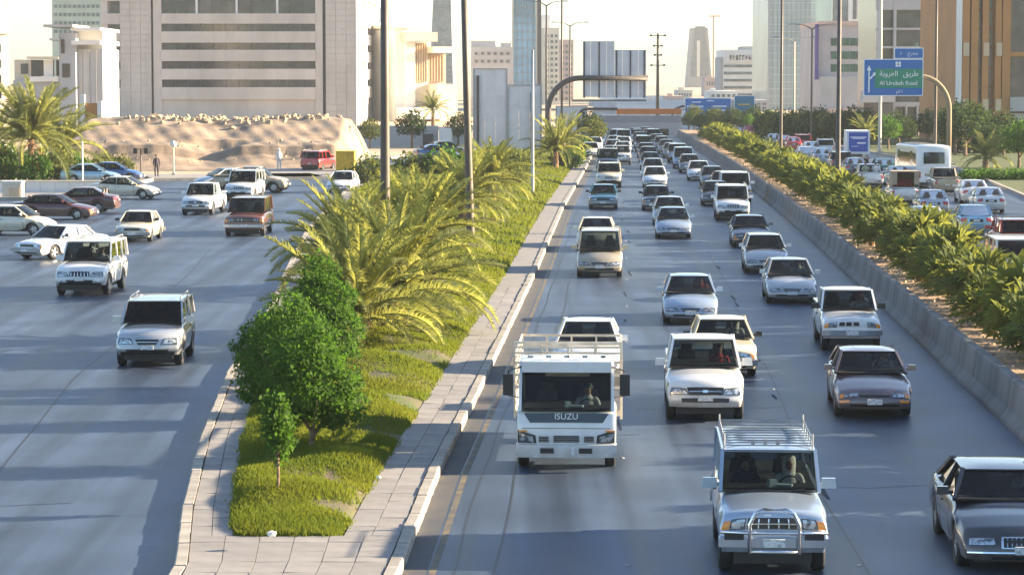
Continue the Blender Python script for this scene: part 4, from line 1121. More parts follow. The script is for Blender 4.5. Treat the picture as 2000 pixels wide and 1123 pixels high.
class B:
    def __init__(s, name, label, px0, px1, py0, pyb, Y, cat='building', rot=0.0):
        s.Y = Y; a, b = at(px0, pyb, Y), at(px1, pyb, Y); s.x0, s.x1 = a.x, b.x; s.xc = (a.x + b.x) / 2; s.zb = max(0, min(a.z, 0)); s.zt = at(1000, py0, Y).z
        s.e = empty(name, (s.xc, Y, 0), rot); tag(s.e, label, cat)
    def X(s, px): return GX(px, s.Y) - s.xc
    def Z(s, py): return GZ(py, s.Y)
    def box(s, name, m, px0, px1, py0, py1, d0=0.0, d1=1.0, par=None):
        z1 = s.Z(py0); z0 = s.Z(py1) if py1 is not None else -.2
        mb = MB(); mb.bx(s.X(px0), s.X(px1), d0, d1, z0, z1); return mb.build(name, m, par or s.e)
    def wins(s, px0, px1, py0, py1, nx, ny, fw, fh, m, proud=.12, frame=None, name='window'):
        cw, ch = (s.X(px1) - s.X(px0)) / nx, (s.Z(py0) - s.Z(py1)) / ny; w, h = cw * fw, ch * fh
        small = (px1 - px0) / nx * fw < 7 or (py1 - py0) / ny * fh < 4
        fm = MB(); t = min(.25, w * .1)
        for a in ((-w / 2, -w / 2 + t, -h / 2, h / 2), (w / 2 - t, w / 2, -h / 2, h / 2), (-w / 2 + t, w / 2 - t, h / 2 - t, h / 2), (-w / 2 + t, w / 2 - t, -h / 2, -h / 2 + t)): fm.bx(a[0], a[1], -proud, 0, a[2], a[3])
        pm = MB(); pm.bx(-w / 2 + t, w / 2 - t, -proud * .35, -.01, -h / 2 + t, h / 2 - t)
        if small:
            J = MB()
            for i in range(nx):
                for j in range(ny):
                    cx, cz = s.X(px0) + cw * (i + .5), s.Z(py1) + ch * (j + .5); J.bx(cx - w / 2, cx + w / 2, -proud, -.01, cz - h / 2, cz + h / 2)
            o = J.build(name + '_panes', m, s.e); o['kind'] = 'stuff'; return
        me, mp = fm.mesh(name, frame or GREYW), pm.mesh('pane', m)
        for i in range(nx):
            for j in range(ny):
                o = link(name, me, s.e, (s.X(px0) + cw * (i + .5), 0, s.Z(py1) + ch * (j + .5))); link('pane', mp, o)
# --- large banded office block, left
b = B('office_building', 'large pinkish office block with long horizontal window bands behind the rubble mound', 200, 697, -60, 243, 430)
D = 85
rows = [(-10, 27), (47, 62), (84, 98), (120, 135), (156, 171)]
b.box('core', STONE, 203, 690, -58, None, 1.2, D)
b.box('pier', STONE, 237, 297, -60, None, .2, 2); b.box('pier', STONE, 637, 697, -60, None, .2, 9)
for x0 in (237, 637):
    for i in range(3):
        for j in range(20): b.box('stone_panel', STONE, x0 + i * 20 + .25, x0 + (i + 1) * 20 - .25, -6 + j * 12.4 + .25, -6 + (j + 1) * 12.4 - .25, .0, .19)
b.box('column', STONE, 301, 317, -60, None, .35, 2); b.box('column', STONE, 617, 631, -60, None, .35, 2)
b.box('slit', DARKSTEEL, 297, 301, -60, None, .9, 1.19); b.box('slit', DARKSTEEL, 631, 637, -60, None, .9, 1.19)
ys = [(-60, -10)] + [(rows[i][1], rows[i + 1][0]) for i in range(4)] + [(171, 195)]
for y0, y1 in ys: b.box('spandrel', STONE, 317, 617, y0, y1, 0.05, 1.5)
b.box('plinth_wall', STONE, 317, 617, 195, None, .6, 1.6)
gm = WINB
for y0, y1 in rows:
    n = 12; x = 317
    for i in range(n):
        xa, xb = lerp(317, 617, i / n), lerp(317, 617, (i + 1) / n); b.box('window', gm, xa + .35, xb - .35, y0, y1, 1.0, 1.18)
for x in (386, 464, 543): b.box('mullion', WHITEW, x - 2, x + 2, -10, 27, .3, 1.3)
for y0, y1 in [(-60, 3), (27, 48), (63, 83), (99, 121), (136, 156), (172, 190)]: b.box('balcony_front', STONE, 200, 237, y0, y1, 0.05, 2)
for y0, y1 in [(3, 27), (48, 63), (83, 99), (121, 136), (156, 172)]:
    b.box('window', gm, 217, 235, y0, y1, .9, 1.18); b.box('jamb', STONE, 200, 213, y0, y1, .2, 1.19)
b.box('base_wall', STONE, 200, 237, 190, None, .3, 1.5)
xr = b.X(697)
for y0, y1 in ys + [(-60, -59)]:
    mb = MB(); mb.bx(xr - 1.1, xr + .0, 9.05, D + .5, b.Z(y1), b.Z(y0)); mb.build('balcony_front', WHITEW, b.e)
for y0, y1 in rows + [(195, 243)]:
    for k in range(4):
        mb = MB(); d = 9 + k * 19; mb.bx(xr - 1.1, xr - .15, d + .1, d + 7 + (2 if y0 > 190 else 0), b.Z(y1) + .01, b.Z(y0) - .01); mb.build('side_wall', WHITEW, b.e)
        mb = MB(); mb.bx(xr - 1.22, xr - .9, d + 9, d + 17, b.Z(y1) + .3, b.Z(y0) - .2); mb.build('window', gm, b.e)
# --- small villas and shops far left
b = B('apartment_house', 'grey blue house with flat overhanging roofs left of the office block', 25, 200, 60, 240, 350)
b.box('wall', wm('blue_grey_render', (.36, .37, .40)), 118, 150, 65, None, 0, 14); b.box('wall', MATS['blue_grey_render'], 150, 199, 96, None, 1.5, 16); b.box('upper_wall', WHITEW, 146, 196, 60, 96, 3, 15)
b.box('wall', MATS['blue_grey_render'], 25, 118, 157, None, 1, 12); b.box('wall', CREAM, 25, 58, 117, 157, 2, 10)
b.box('roof_slab', GREYW, 93, 150, 49, 54, -2, 12); b.box('roof_slab', GREYW, 103, 121, 76, 80, -1.5, 8); b.box('roof_slab', WHITEW, 143, 201, 55, 61, -1, 16); b.box('roof_slab', WHITEW, 145, 201, 80, 88, -1.2, 16); b.box('roof_slab', CREAM, 56, 118, 111, 116, -.5, 10)
b.box('parapet', WHITEW, 60, 116, 150, 160, .2, .9); b.box('white_panel', WHITEW, 86, 104, 118, 150, .6, 1.6)
b.box('window', WINB, 60, 84, 118, 149, 2, 2.6); b.box('window', WINB, 107, 114, 118, 149, 2, 2.6); b.box('window', WINB, 38, 52, 125, 145, 1.85, 2.01); b.box('window', WINB, 122, 129, 78, 105, -.12, 0.02); b.box('window', WINB, 124, 139, 125, 152, -.12, .02); b.box('window', WING, 124, 134, 172, 190, -.12, .02)
for i in range(3): b.box('downpipe', GREYW, 158 + i * 14, 159.2 + i * 14, 97, None, 1.3, 1.49)
b = B('tower_block', 'pale green tower block standing behind the small overhanging roofs', 105, 202, -60, 120, 720); b.box('wall', wm('pale_green_render', (.40, .46, .38)), 105, 202, -60, None, 0, 40)
b.wins(108, 199, -60, 70, 10, 8, .7, .4, WING)
b = B('cream_building', 'sunlit cream building cut off by the left edge of the photo', -60, 22, -60, 230, 300, rot=math.radians(28)); b.box('wall', CREAM, -90, 22, -60, None, 0, 14); b.box('cornice', WHITEW, -90, 23.5, 60, 66, -.3, 14.3); b.wins(-60, 12, 80, 200, 3, 4, .5, .6, WINB)
# gate pillars beside the mound
b = B('gate', 'brown gate leaf between two pale gate pillars right of the left palm', 158, 200, 186, 262, 262, cat='gate'); b.box('pillar', WHITEW, 158, 166, 185, None, 0, .8); b.box('pillar', WHITEW, 191, 200, 198, None, 0, .8)
for i in range(6): b.box('board', BROWN, 166.4 + i * 4.1, 170.2 + i * 4.1, 202, None, .3, .42)
# --- bright buildings between the tall poles
b = B('columned_building', 'sunlit cream building with stepped overhanging roofs between the two tall poles', 765, 890, 45, 240, 470, rot=math.radians(24))
b.box('wall', WHITEW, 768, 792, 56, None, 0, 20); b.box('wall', CREAM, 808, 842, 84, None, 1, 20); b.box('pier', WHITEW, 788, 808, 82, None, -.5, 19); b.box('wall', PINK, 842, 884, 105, None, 2, 22)
b.box('roof_slab', CREAM, 764, 803, 48, 56, -2, 20); b.box('roof_slab', PINK, 780, 846, 64, 82, -2.5, 20.5); b.box('roof_slab', CREAM, 838, 888, 92, 104, -2, 22.5)
for i in range(6): b.box('fin', BROWN2, 812 + i * 5, 813.2 + i * 5, 86, 160, .6, 1)
for i in range(6): b.box('fin', BROWN2, 846 + i * 6, 847.4 + i * 6, 108, 160, 1.6, 2)
b.box('podium', WHITEW, 765, 836, 210, 232, -8, -1); b.box('podium', CREAM, 842, 885, 165, None, -3, 1.9); b.box('shopfront', BROWN, 767, 834, 232, None, -6, -1.5)
b = B('tapered_tower', 'grey tapering tower rising behind the cream overhanging roofs', 838, 886, -60, 160, 1250); z1, z2 = b.Z(-60), b.Z(170)
mb = MB(); xa, xb, xc_, xd = b.X(838), b.X(886), b.X(849), b.X(880); mb.add([(xa, 0, 0), (xb, 0, 0), (xb, 40, 0), (xa, 40, 0), (xc_, 3, z1), (xd, 3, z1), (xd, 37, z1), (xc_, 37, z1)], [(0, 1, 5, 4), (1, 2, 6, 5), (2, 3, 7, 6), (3, 0, 4, 7), (4, 5, 6, 7)]); mb.build('wall', GREYW, b.e)
J = MB()
for i in range(26):
    z = lerp(5, z1, i / 26); t = i / 26; J.bx(lerp(xa, xc_, t) + .5, lerp(xb, xd, t) - .5, lerp(0, 3, t) - .4, lerp(0, 3, t) + 1, z, z + 1.6)
J.build('window_bands', WING, b.e)['kind'] = 'stuff'
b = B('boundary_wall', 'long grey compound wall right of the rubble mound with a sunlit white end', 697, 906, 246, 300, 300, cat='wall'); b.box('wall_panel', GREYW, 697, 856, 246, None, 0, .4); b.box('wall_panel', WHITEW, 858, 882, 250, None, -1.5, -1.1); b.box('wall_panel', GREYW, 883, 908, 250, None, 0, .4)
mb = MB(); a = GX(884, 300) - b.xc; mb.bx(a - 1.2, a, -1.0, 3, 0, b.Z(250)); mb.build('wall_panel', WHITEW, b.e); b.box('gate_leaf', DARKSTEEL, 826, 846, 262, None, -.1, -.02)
b = B('grey_building', 'grey shaded building with small rooftop rooms behind the tall grey boards', 920, 1002, 80, 200, 520); b.box('wall', wm('cool_grey', (.35, .36, .38)), 920, 1002, 92, None, 0, 30); b.box('rooftop_room', MATS['cool_grey'], 920, 968, 80, 92, 2, 14); b.box('rooftop_room', GREYW, 978, 998, 84, 92, 3, 12); b.wins(924, 998, 98, 128, 6, 2, .6, .5, WING)
# --- tall advertising boards seen from behind
def board(px0, px1, py0, Y, label, post):
    b = B('advertising_board', label, px0, px1, py0, 330, Y, cat='billboard'); n = max(2, int((px1 - px0) / 17)); zb = 1.0
    for i in range(n):
        for k in range(3):
            mb = MB(); xa, xb = lerp(b.X(px0), b.X(px1), i / n), lerp(b.X(px0), b.X(px1), (i + 1) / n); z0, z1 = lerp(zb, b.zt, k / 3), lerp(zb, b.zt, (k + 1) / 3); mb.bx(xa + .012, xb - .012, .02 * (i % 2), .3, z0 + .012, z1 - .012); mb.build('panel', BOARDM, b.e)
    mb = MB(); mb.bx(b.X(post), b.X(post + 5), -.25, -.02, -.1, b.zt - .6); mb.build('post', DARKSTEEL, b.e)
    mb = MB(); mb.bx(b.X(px0) - .06, b.X(px0) + .1, -.08, .34, zb - .1, b.zt + .1); mb.bx(b.X(px1) - .1, b.X(px1) + .06, -.08, .34, zb - .1, b.zt + .1); mb.bx(b.X(px0) + .11, b.X(px1) - .11, -.08, .34, b.zt, b.zt + .1); mb.build('frame', STEEL, b.e)
board(925, 990, 136, 262, 'tall grey board seen from behind, taller one right of the second pole', 931)
board(992, 1057, 168, 250, 'grey board with a dark post, seen from behind above the palm bushes', 1036)
board(1086, 1146, 209, 330, 'low grey board seen from behind under the curved gantry arm', 1137)
# --- towers beyond
b = B('glass_tower', 'blue glass tower with dark vertical ribs left of the overhead sign', 1000, 1058, -60, 230, 620); b.box('wall', BLUEG, 1001, 1046, -60, None, 0, 40); b.box('side_wall', DARKSTEEL, 1050, 1057, -60, None, -1, 40); b.box('rib', CREAM, 1000, 1003, -60, None, -.8, 0); b.box('rib', CREAM, 1046.5, 1049.5, -60, None, -.8, 1)
for i in range(4): b.box('mullion', GREYW, 1010 + i * 10, 1010.8 + i * 10, -60, None, -.25, -.02)
for i in range(14): b.box('floor_line', GREYW, 1003.2, 1046.3, -50 + i * 16, -49 + i * 16, -.18, -.03)
b = B('cream_tower', 'narrow sunlit cream block beside the blue glass tower', 1060, 1092, 30, 240, 740, rot=math.radians(10)); b.box('wall', CREAM, 1062, 1092, 55, None, 0, 25); b.box('wall', WHITEW, 1060, 1078, 30, None, 3, 22); b.wins(1064, 1091, 65, 200, 3, 12, .5, .5, WING)
b = B('pink_block', 'narrow pinkish block behind the curved gantry post', 1092, 1120, 62, 240, 860, rot=math.radians(10)); b.box('wall', PINK, 1092, 1120, 78, None, 0, 25); b.wins(1094, 1119, 85, 210, 3, 11, .5, .5, WING)
b = B('pink_block', 'low pale block right below the overhead sign near the underpass', 1150, 1200, 190, 240, 700); b.box('wall', GREYW, 1155, 1203, 196, None, 0, 25); b.wins(1157, 1201, 200, 235, 5, 4, .7, .5, WINB)
b = B('unfinished_tower', 'tall brown unfinished tower far down the road beside a crane', 1345, 1388, 55, 190, 1900); zt = b.Z(55); xa, xb = b.X(1343), b.X(1390); xc_, xd = b.X(1352), b.X(1382)
mb = MB(); mb.add([(xa, 0, 0), (xb, 0, 0), (xb, 40, 0), (xa, 40, 0), (xc_, 3, zt), (xd, 3, zt), (xd, 37, zt), (xc_, 37, zt)], [(0, 1, 5, 4), (1, 2, 6, 5), (2, 3, 7, 6), (3, 0, 4, 7), (4, 5, 6, 7)]); mb.build('wall', wm('tower_grey_brown', (.28, .24, .21)), b.e); b.box('slot', CREAM, 1360, 1366, 80, 150, -.5, 3)
J = MB()
for i in range(18): z = lerp(8, zt, i / 18); J.bx(lerp(xa, xc_, i / 18) + 2, lerp(xb, xd, i / 18) - 2, lerp(0, 3, i / 18) - .4, 3, z, z + 3)
J.build('floor_bands', WINB, b.e)['kind'] = 'stuff'
b = B('crane', 'far tower crane standing beside the unfinished brown tower', 1384, 1406, 28, 180, 1850, cat='crane'); b.box('mast', ORANGE, 1391, 1393.5, 33, None, 0, 1); b.box('jib', ORANGE, 1383, 1407, 31, 33.5, 0, 1); b.box('hook_line', DARKSTEEL, 1403, 1403.6, 33, 50, 0, .3)
b = B('white_office', 'white office block with grey window bands and dark roof lettering', 1405, 1496, 90, 205, 820); b.box('wall', WHITEW, 1412, 1497, 98, None, .6, 30); b.box('penthouse', GREYW, 1450, 1497, 91, 98, 3, 20); b.box('sign_wall', WHITEW, 1418, 1492, 103, 122, .1, .6)
for i in range(6): b.box('window_band', WING, 1413, 1490, 127 + i * 14, 132 + i * 14, .35, .62)
b.box('tower_wall', GREYW, 1405, 1412, 112, None, 1, 20); r = random.Random(8)
for i in range(10):
    x = 1424 + i * 6.2; b.box('letter', DARKSTEEL, x, x + 1.4, 108, 118, -.1, .08); b.box('letter', DARKSTEEL, x + 1.5, x + 3.6, 108 + r.choice((0, 4, 7)), 111 + r.choice((0, 4, 7)), -.1, .08) if True else None
for i, (a, c, t, Y, m) in enumerate([(1300, 1336, 188, 900, PINK), (1322, 1352, 176, 1000, CREAM), (1376, 1404, 152, 1050, PINK), (1262, 1300, 196, 900, CREAM), (1385, 1440, 178, 700, WHITEW), (1440, 1500, 196, 600, GREYW), (1210, 1262, 200, 1000, CREAM)]):
    b = B('low_building', ['small pink block left of the unfinished tower', 'pale stepped block at the foot of the unfinished tower', 'reddish block between the unfinished tower and the white office', 'pale low block behind the far mast', 'pale low block in front of the white office', 'grey low block at the foot of the teal tower', 'pale block seen under the overhead sign'][i], a, c, t, 240, Y)
    b.box('wall', m, a, c, t, None, 0, 20); b.box('rooftop_room', m, a + 5, a + 14, t - 5, t, 3, 9); b.wins(a + 2, c - 2, t + 4, 236, 5, 5, .6, .5, WING)
b = B('teal_tower', 'pale teal glass tower with thin vertical bars behind the right poles', 1498, 1626, -60, 250, 620); b.box('wall', TEALG, 1498, 1590, -60, None, 0, 40); b.box('wall', TEALG, 1590, 1626, -60, None, 4, 40); b.box('side_wall', GREYW, 1498, 1501, -60, None, -.6, 0)
for i in range(9): b.box('mullion', GREYW, 1508 + i * 9, 1508.7 + i * 9, -60, None, -.3, -.02)
for i in range(20): b.box('floor_line', WHITEW, 1501.2, 1589, -50 + i * 14, -49.2 + i * 14, -.2, -.03)
b = B('striped_tower', 'tall tower with dark vertical strips behind the building with green windows', 1630, 1708, -60, 100, 760); b.box('wall', WHITEW, 1655, 1708, -60, None, 0, 30); b.box('wall', WING, 1625, 1655, -60, None, 2, 30)
for x in (1663, 1683, 1694): b.box('window_strip', WINB if x != 1683 else PINK, x, x + 7, -60, 38, -.3, .02)
b = B('hotel_building', 'grey mauve building with rows of green windows behind the main blue sign', 1590, 1712, 42, 268, 470); b.box('wall', MAUVE, 1597, 1712, 46, None, 0, 30); b.box('parapet', PINK, 1596, 1713, 42, 50, -.3, 30.4); b.box('lower_wall', GREYW, 1597, 1690, 150, None, -4, -.05)
for j, y in enumerate((75, 101, 126)):
    for i in range(5): b.box('window', GREENG, 1621 + i * 12.4, 1632 + i * 12.4, y, y + 15, -.15, .02)
b.box('sign_strip', mat('violet_sign', (.09, .06, .22), rough=.5), 1589, 1596, 48, 156, -1, 0)
b.box('shopfront', PINK, 1608, 1668, 212, 222, -6, -4.1); b.box('shopfront', BROWN, 1608, 1668, 224, None, -5, -4.1)
b = B('grid_building', 'dark unfinished building framed by a pale concrete grid behind the main sign', 1710, 1872, -10, 268, 400); b.box('core', WINB, 1716, 1866, -8, None, 1.6, 25)
for x, w in ((1712, 5), (1743, 5), (1816, 4), (1848, 6), (1866, 5)): b.box('column', GREYW, x, x + w, -10, None, 0, 1.5)
for y, h in ((-10, 30), (55, 4), (91, 4), (127, 4), (161, 4), (200, 9)): b.box('beam', GREYW, 1710, 1872, y, y + h, .12, 1.45)
for x in (1768, 1790): b.box('column', GREYW, x, x + 3, 205, None, -.1, 1.5)
b.box('lower_block', GREYW, 1682, 1742, 178, 200, -1.5, 1.6); b.box('lower_block', WINB, 1684, 1741, 201, None, -1, 1.6)
b.box('side_panel', WHITEW, 1862, 1871, 20, 150, -.4, -.01)
for i, (px, py, c) in enumerate([(1775, 120, CLOTH_R), (1788, 84, CLOTH_G), (1800, 108, ORANGE)]): b.box('hanging_cloth', c, px, px + 7, py, py + 9, 1.4, 1.55)
b = B('brown_building', 'orange brown stone building with tall vertical piers at the right edge', 1872, 2080, -60, 285, 300); b.box('core', BROWN, 1874, 2090, -60, None, .9, 30)
b.box('pier', WHITEW, 1870, 1876, 0, None, -.1, 2)
for x, w in ((1877, 14), (1894, 14), (1916, 12), (1941, 12), (1955, 16)): b.box('pier', BROWN, x, x + w, -60, None, 0, 1.0)
for x in (1909, 1930): 
    for j in range(9): b.box('window', WINB, x, x + 6, -55 + j * 38, -22 + j * 38, .7, .93)
for x in (1878, 1917, 1942):
    for y, h in ((84, 26), (194, 24)): b.box('stone_panel', BROWN2, x + 1, x + 12, y, y + h, -.12, .0)
b.box('glass_bay', WINB, 1972, 2090, -20, 110, .3, .93); b.box('glass_bay', WINB, 1972, 2090, 112, 190, .25, .9); b.box('band', GREYW, 1971, 2090, 190, 218, -.3, .9); b.box('lower_wall', GREYW, 1971, 2090, 222, None, .2, .9); b.box('band', BROWN, 1960, 2090, 102, 111, -.05, .28)
# --- white tent roof kiosk
b = B('kiosk', 'small white kiosk with a pointed tent roof behind the minibus', 1742, 1800, 236, 275, 330, cat='kiosk'); z0, z1, z2 = b.Z(263), b.Z(252), b.Z(237)
mb = MB(); xa, xb = b.X(1742), b.X(1800); xm = (xa + xb) / 2; mb.add([(xa, 0, z0), (xb, 0, z0), (xb, 4, z0), (xa, 4, z0), (xm - .8, 1.4, z1 + .3), (xm + .8, 1.4, z1 + .3), (xm + .8, 2.6, z1 + .3), (xm - .8, 2.6, z1 + .3), (xm, 2, z2)], [(0, 1, 5, 4), (1, 2, 6, 5), (2, 3, 7, 6), (3, 0, 4, 7), (4, 5, 8), (5, 6, 8), (6, 7, 8), (7, 4, 8)]); mb.build('tent_roof', WHITEW, b.e); b.box('wall', CREAM, 1757, 1784, 262, None, .8, 3.2); b.box('window', WINB, 1762, 1778, 264, 270, .7, .82)
# --- overpass at the end of the road
b = B('overpass', 'low concrete overpass closing the far end of the jammed road', 1168, 1316, 224, 266, 352, cat='bridge'); b.box('deck', GREYW, 1160, 1330, 240, 252, 0, 12); b.box('parapet', wm('bridge_grey', (.27, .26, .27)), 1160, 1330, 226, 240, .2, .6); b.box('soffit_beam', DARKSTEEL, 1172, 1310, 252, 258, .3, 11.5)
b.box('abutment', GREYW, 1156, 1176, 240, None, .05, 12); b.box('abutment', GREYW, 1306, 1332, 240, None, .05, 12)
for i in range(4): b.box('bridge_column', GREYW, 1200 + i * 30, 1203 + i * 30, 258, None, 5, 6.2)
mb = MB(); mb.bx(b.X(1176), b.X(1306), 11.6, 11.9, -.2, b.Z(252)); mb.build('underpass_shade', DARKSTEEL, b.e)  # dark sheet added to stand in for the shade under the deck
b = B('footbridge', 'orange painted footbridge girder just above the far overpass', 1205, 1330, 213, 240, 372, cat='bridge')
for i in range(8): b.box('girder', ORANGE, 1204 + i * 15.9, 1219.6 + i * 15.9, 213, 224, 0, .8)
b.box('bridge_column', GREYW, 1206, 1210, 224, None, 0, .8); b.box('bridge_column', GREYW, 1322, 1327, 224, None, 0, .8); b.box('white_sign', WHITE, 1206, 1236, 233, 243, -.6, -.4)
# --- rubble mound
def mound_z(x, y):
    # x,y world ; the bank climbs away from the pavement
    t = (y - 224) / 26; xl, xr = GX(150, 237), GX(700, 237); e = min(1, max(0, (x - xl + 3) / 3)) * min(1, max(0, (xr - x) / 1.6)) ** .6
    n = .07 * math.sin(x * .8 + y * .5) + .04 * math.sin(x * 1.9 - y * .7) + .03 * math.sin(x * 4.1 + y * 1.3)
    h = interp([(-.1, 0), (.02, .35), (.18, 1.15), (.2, 1.9), (.38, 2.15), (.5, 2.6), (.72, 3.7), (.85, 4.05), (1, 3.9), (1.2, 3.4), (1.5, 0)], t)
    dip = 1 - .42 * math.exp(-((x - GX(430, 237)) / 2.2) ** 2) * (1 if t < .4 else .15)
    return max(-.2, (h * dip + n * min(1, h)) * e)
mound = struct(empty('rubble_mound', (0, 0, 0)))
mb = MB(); xl, xr = GX(140, 237), GX(706, 237); mb.grid(lambda i, j: (lerp(xl, xr, i), lerp(221, 264, j), mound_z(lerp(xl, xr, i), lerp(221, 264, j))), 130, 90); mb.build('earth_bank', RUBBLE, mound, smooth=True)
rocks = []
for k in range(5):
    bm = bmesh.new(); bmesh.ops.create_icosphere(bm, subdivisions=1, radius=.5); rr = random.Random(k)
    for v in bm.verts: v.co *= rr.uniform(.65, 1.15); v.co.z *= .75
    me = bpy.data.meshes.new('rock'); bm.to_mesh(me); bm.free(); me.materials.append(ROCK); rocks.append(me)
r = random.Random(9)
for k in range(210):
    px = r.triangular(215, 690, 350) if k < 150 else r.uniform(480, 690); x = GX(px, 243); y = r.gauss(245, 1.7) if k < 180 else r.uniform(226, 234)
    if k >= 180: x = GX(r.uniform(180, 640), y)
    s = r.uniform(.3, .8) * (1 if k < 180 else .5); o = link('rock', rocks[k % 5], mound, (x, y, mound_z(x, y) + .1 * s), None, s); o.rotation_euler = (r.uniform(0, 3), r.uniform(0, 3), r.uniform(0, 3))
b = B('skip', 'yellow steel waste skip beside the sunlit end of the rubble mound', 655, 692, 296, 330, 216, cat='skip')
b.box('bin', YELLOW, 656, 692, 297, None, 0, 2.2)
for x in (656, 668, 680, 690.5): b.box('rib', YELLOW, x, x + 1.5, 298, None, -.1, -.005)
b.box('rim', YELLOW, 655, 693, 295.6, 297.4, -.12, 2.3)
# far left low planter walls
b = B('planter_wall', 'low sunlit cream planter wall in front of the left palm', -40, 250, 352, 388, 176, cat='wall')
for i in range(10): b.box('wall_panel', WHITEW, -38 + i * 29, -9.6 + i * 29, 356, None, 0, .5)
for i in range(10): b.box('coping', CREAM, -38 + i * 29, -9.6 + i * 29, 353, 356, -.06, .56)
b = B('bin', 'squat cream concrete litter bin with a brown door beside the planter wall', 0, 40, 355, 395, 168, cat='litter bin'); b.box('body', CREAM, 3, 40, 358, None, 0, 1.1); b.box('lid', WHITEW, 1.5, 41.5, 354, 358, -.05, 1.15); b.box('door', BROWN2, 17, 37, 367, 389, -.04, .0)
# --- lamp posts, masts, gantries and signs
def pole(name, label, px, pyb, py_top, Y, w0, w1, m=POLEM, cat='lamp post', lean=0.0, head=None, group=None, arms=2):
    p = at(px, 300, Y); base = 0.0; e = empty(name, (p.x, Y, base)); zt = GZ(py_top, Y); k = lean
    mb = MB(); mb.tube([(0, 0, -.1), (0, 0, .6), (k * .5, 0, zt * .5), (k, 0, zt)], [w0 / 2 * 1.15, w0 / 2, (w0 + w1) / 4, w1 / 2], 12); mb.build('shaft', m, e, smooth=True)
    mb = MB(); mb.box((0, 0, .12), (w0 * 2.2, w0 * 2.2, .24)); mb.build('base', CONCRETE, e)
    if head:
        for i in range(arms):
            s = 1 if i == 0 else -1; mb = MB(); mb.tube([(k, 0, zt), (k + s * .8, 0, zt + .45), (k + s * 2.0, 0, zt + .6)], [w1 / 2.2, .05, .04], 6); mb.build('arm', m, e)
            mb = MB(); mb.box((k + s * 2.3, 0, zt + .58), (.8, .3, .14), taper=.7); mb.build('lamp_head', STEEL, e)
    tag(e, label, cat, group); return e
pole('lamp_post', 'thick tall lamp post rising from the date palms, left of two', 752, 0, -190, 96, .38, .26, head=1)
pole('lamp_post', 'thick slightly leaning lamp post rising behind the date palms, right of two', 919, 0, -120, 121, .38, .26, lean=-.35, head=1)
pole('sign_post', 'thin grey post standing on the median lawn right of the palms', 1040, 0, 98, 168, .22, .16, STEEL, 'post')
pole('lamp_post', 'dark thick lamp post standing in the right planter before the building with green windows', 1637, 0, -120, 152, .30, .2, DARKSTEEL, head=1)
pole('lamp_post', 'brown lamp post in the right planter in front of the teal tower', 1525, 0, -60, 200, .24, .18, head=1)
pole('lamp_post', 'sunlit pale lamp post standing left behind the main blue sign', 1718, 0, -60, 268, .36, .24, CREAM, head=1)
pole('lamp_post', 'pale lamp post standing right of the main blue sign', 1826, 0, -60, 236, .3, .2, head=1)
pole('lamp_post', 'short far lamp post seen against the teal tower', 1550, 0, 82, 330, .3, .18, CREAM, head=1)
pole('lamp_post', 'far lamp post beside the violet sign strip', 1584, 0, 58, 300, .26, .18, head=1)
pole('lamp_post', 'far lamp post in front of the blue glass tower, behind the tall boards', 1067, 0, 12, 330, .34, .22, DARKSTEEL, head=1)
pole('lamp_post', 'tall far lamp post between the glass tower and the overhead sign', 1097, 0, -20, 300, .28, .2, head=1)
pole('lamp_post', 'far lamp post just left of the overhead sign', 1113, 0, 52, 380, .3, .2, head=1)
e = pole('camera_mast', 'far mast carrying clusters of small lamps right of the overhead sign', 1284, 0, 66, 420, .62, .36, POLEM, 'mast')
for py, w in ((70, 2.2), (90, 1.2), (108, 1.0), (128, 2.0)):
    mb = MB(); mb.box((0, 0, GZ(py, 420)), (w, .3, .12)); 
    for s in (-1, 1): mb.box((s * w / 2, 0, GZ(py, 420)), (.35, .35, .3))
    mb.build('lamp_cluster', DARKSTEEL, e)
pole('lamp_post', 'slim globe lamp on the pavement before the sunlit earth bank', 339, 0, 284, 208, .14, .1, CREAM)
o = SC.objects[-1]
gl_ = [x for x in COL.objects if x.get('label', '').startswith('slim globe')][0]
mb = MB(); mb.lathe([(0, -.28), (.2, -.2), (.28, 0), (.2, .2), (0, .28)], 12, 'z', (0, 0, GZ(282, 208))); mb.build('globe', mat('globe_glass', (.7, .7, .66), rough=.3), gl_, smooth=True)
pole('post', 'thin pale post at the right side of the left palm bushes', 161, 0, 276, 186, .1, .09, WHITE, 'post')
e = pole('traffic_signal', 'far pair of dark traffic signals on a thin post before the mound', 275, 0, 292, 206, .12, .1, POLEM, 'traffic light')
for s in (-1, 1): mb = MB(); mb.box((s * .42, 0, GZ(295, 206)), (.3, .3, .42)); mb.build('signal_head', BLACK, e)
mb = MB(); mb.bx(-.42, .42, -.03, .03, GZ(292, 206), GZ(291, 206)); mb.build('cross_arm', POLEM, e)
# overhead sign seen from behind
Yg = 262
e = empty('sign_gantry', (at(1071, 300, Yg).x, Yg, 0)); x0 = e.location.x; zb = GZ(153, Yg)
pts = [(0, 0, -.1), (0, 0, GZ(215, Yg))] + [((GX(1071 + 62 * (1 - math.cos(t)), Yg) - x0), 0, lerp(GZ(215, Yg), zb, math.sin(t))) for t in [k * math.pi / 20 for k in range(1, 11)]] + [(GX(1265, Yg) - x0, 0, zb)]
mb = MB(); mb.tube(pts, .27, 12); mb.build('curved_arm', DARKSTEEL, e, smooth=True); mb = MB(); mb.box((0, 0, .15), (1.1, 1.1, .3)); mb.build('base', CONCRETE, e)
for i in range(8):
    xa, xb = [GX(v, Yg) - x0 for v in (1138 + i * 15.5, 1138 + (i + 1) * 15.5)]; zt_ = GZ(81 if i < 4 else 98, Yg); mb = MB(); mb.bx(xa + .01, xb - .01, .35 + .012 * (i % 2), .42 + .012 * (i % 2), GZ(190, Yg), zt_); mb.build('sign_panel', ALU, e)
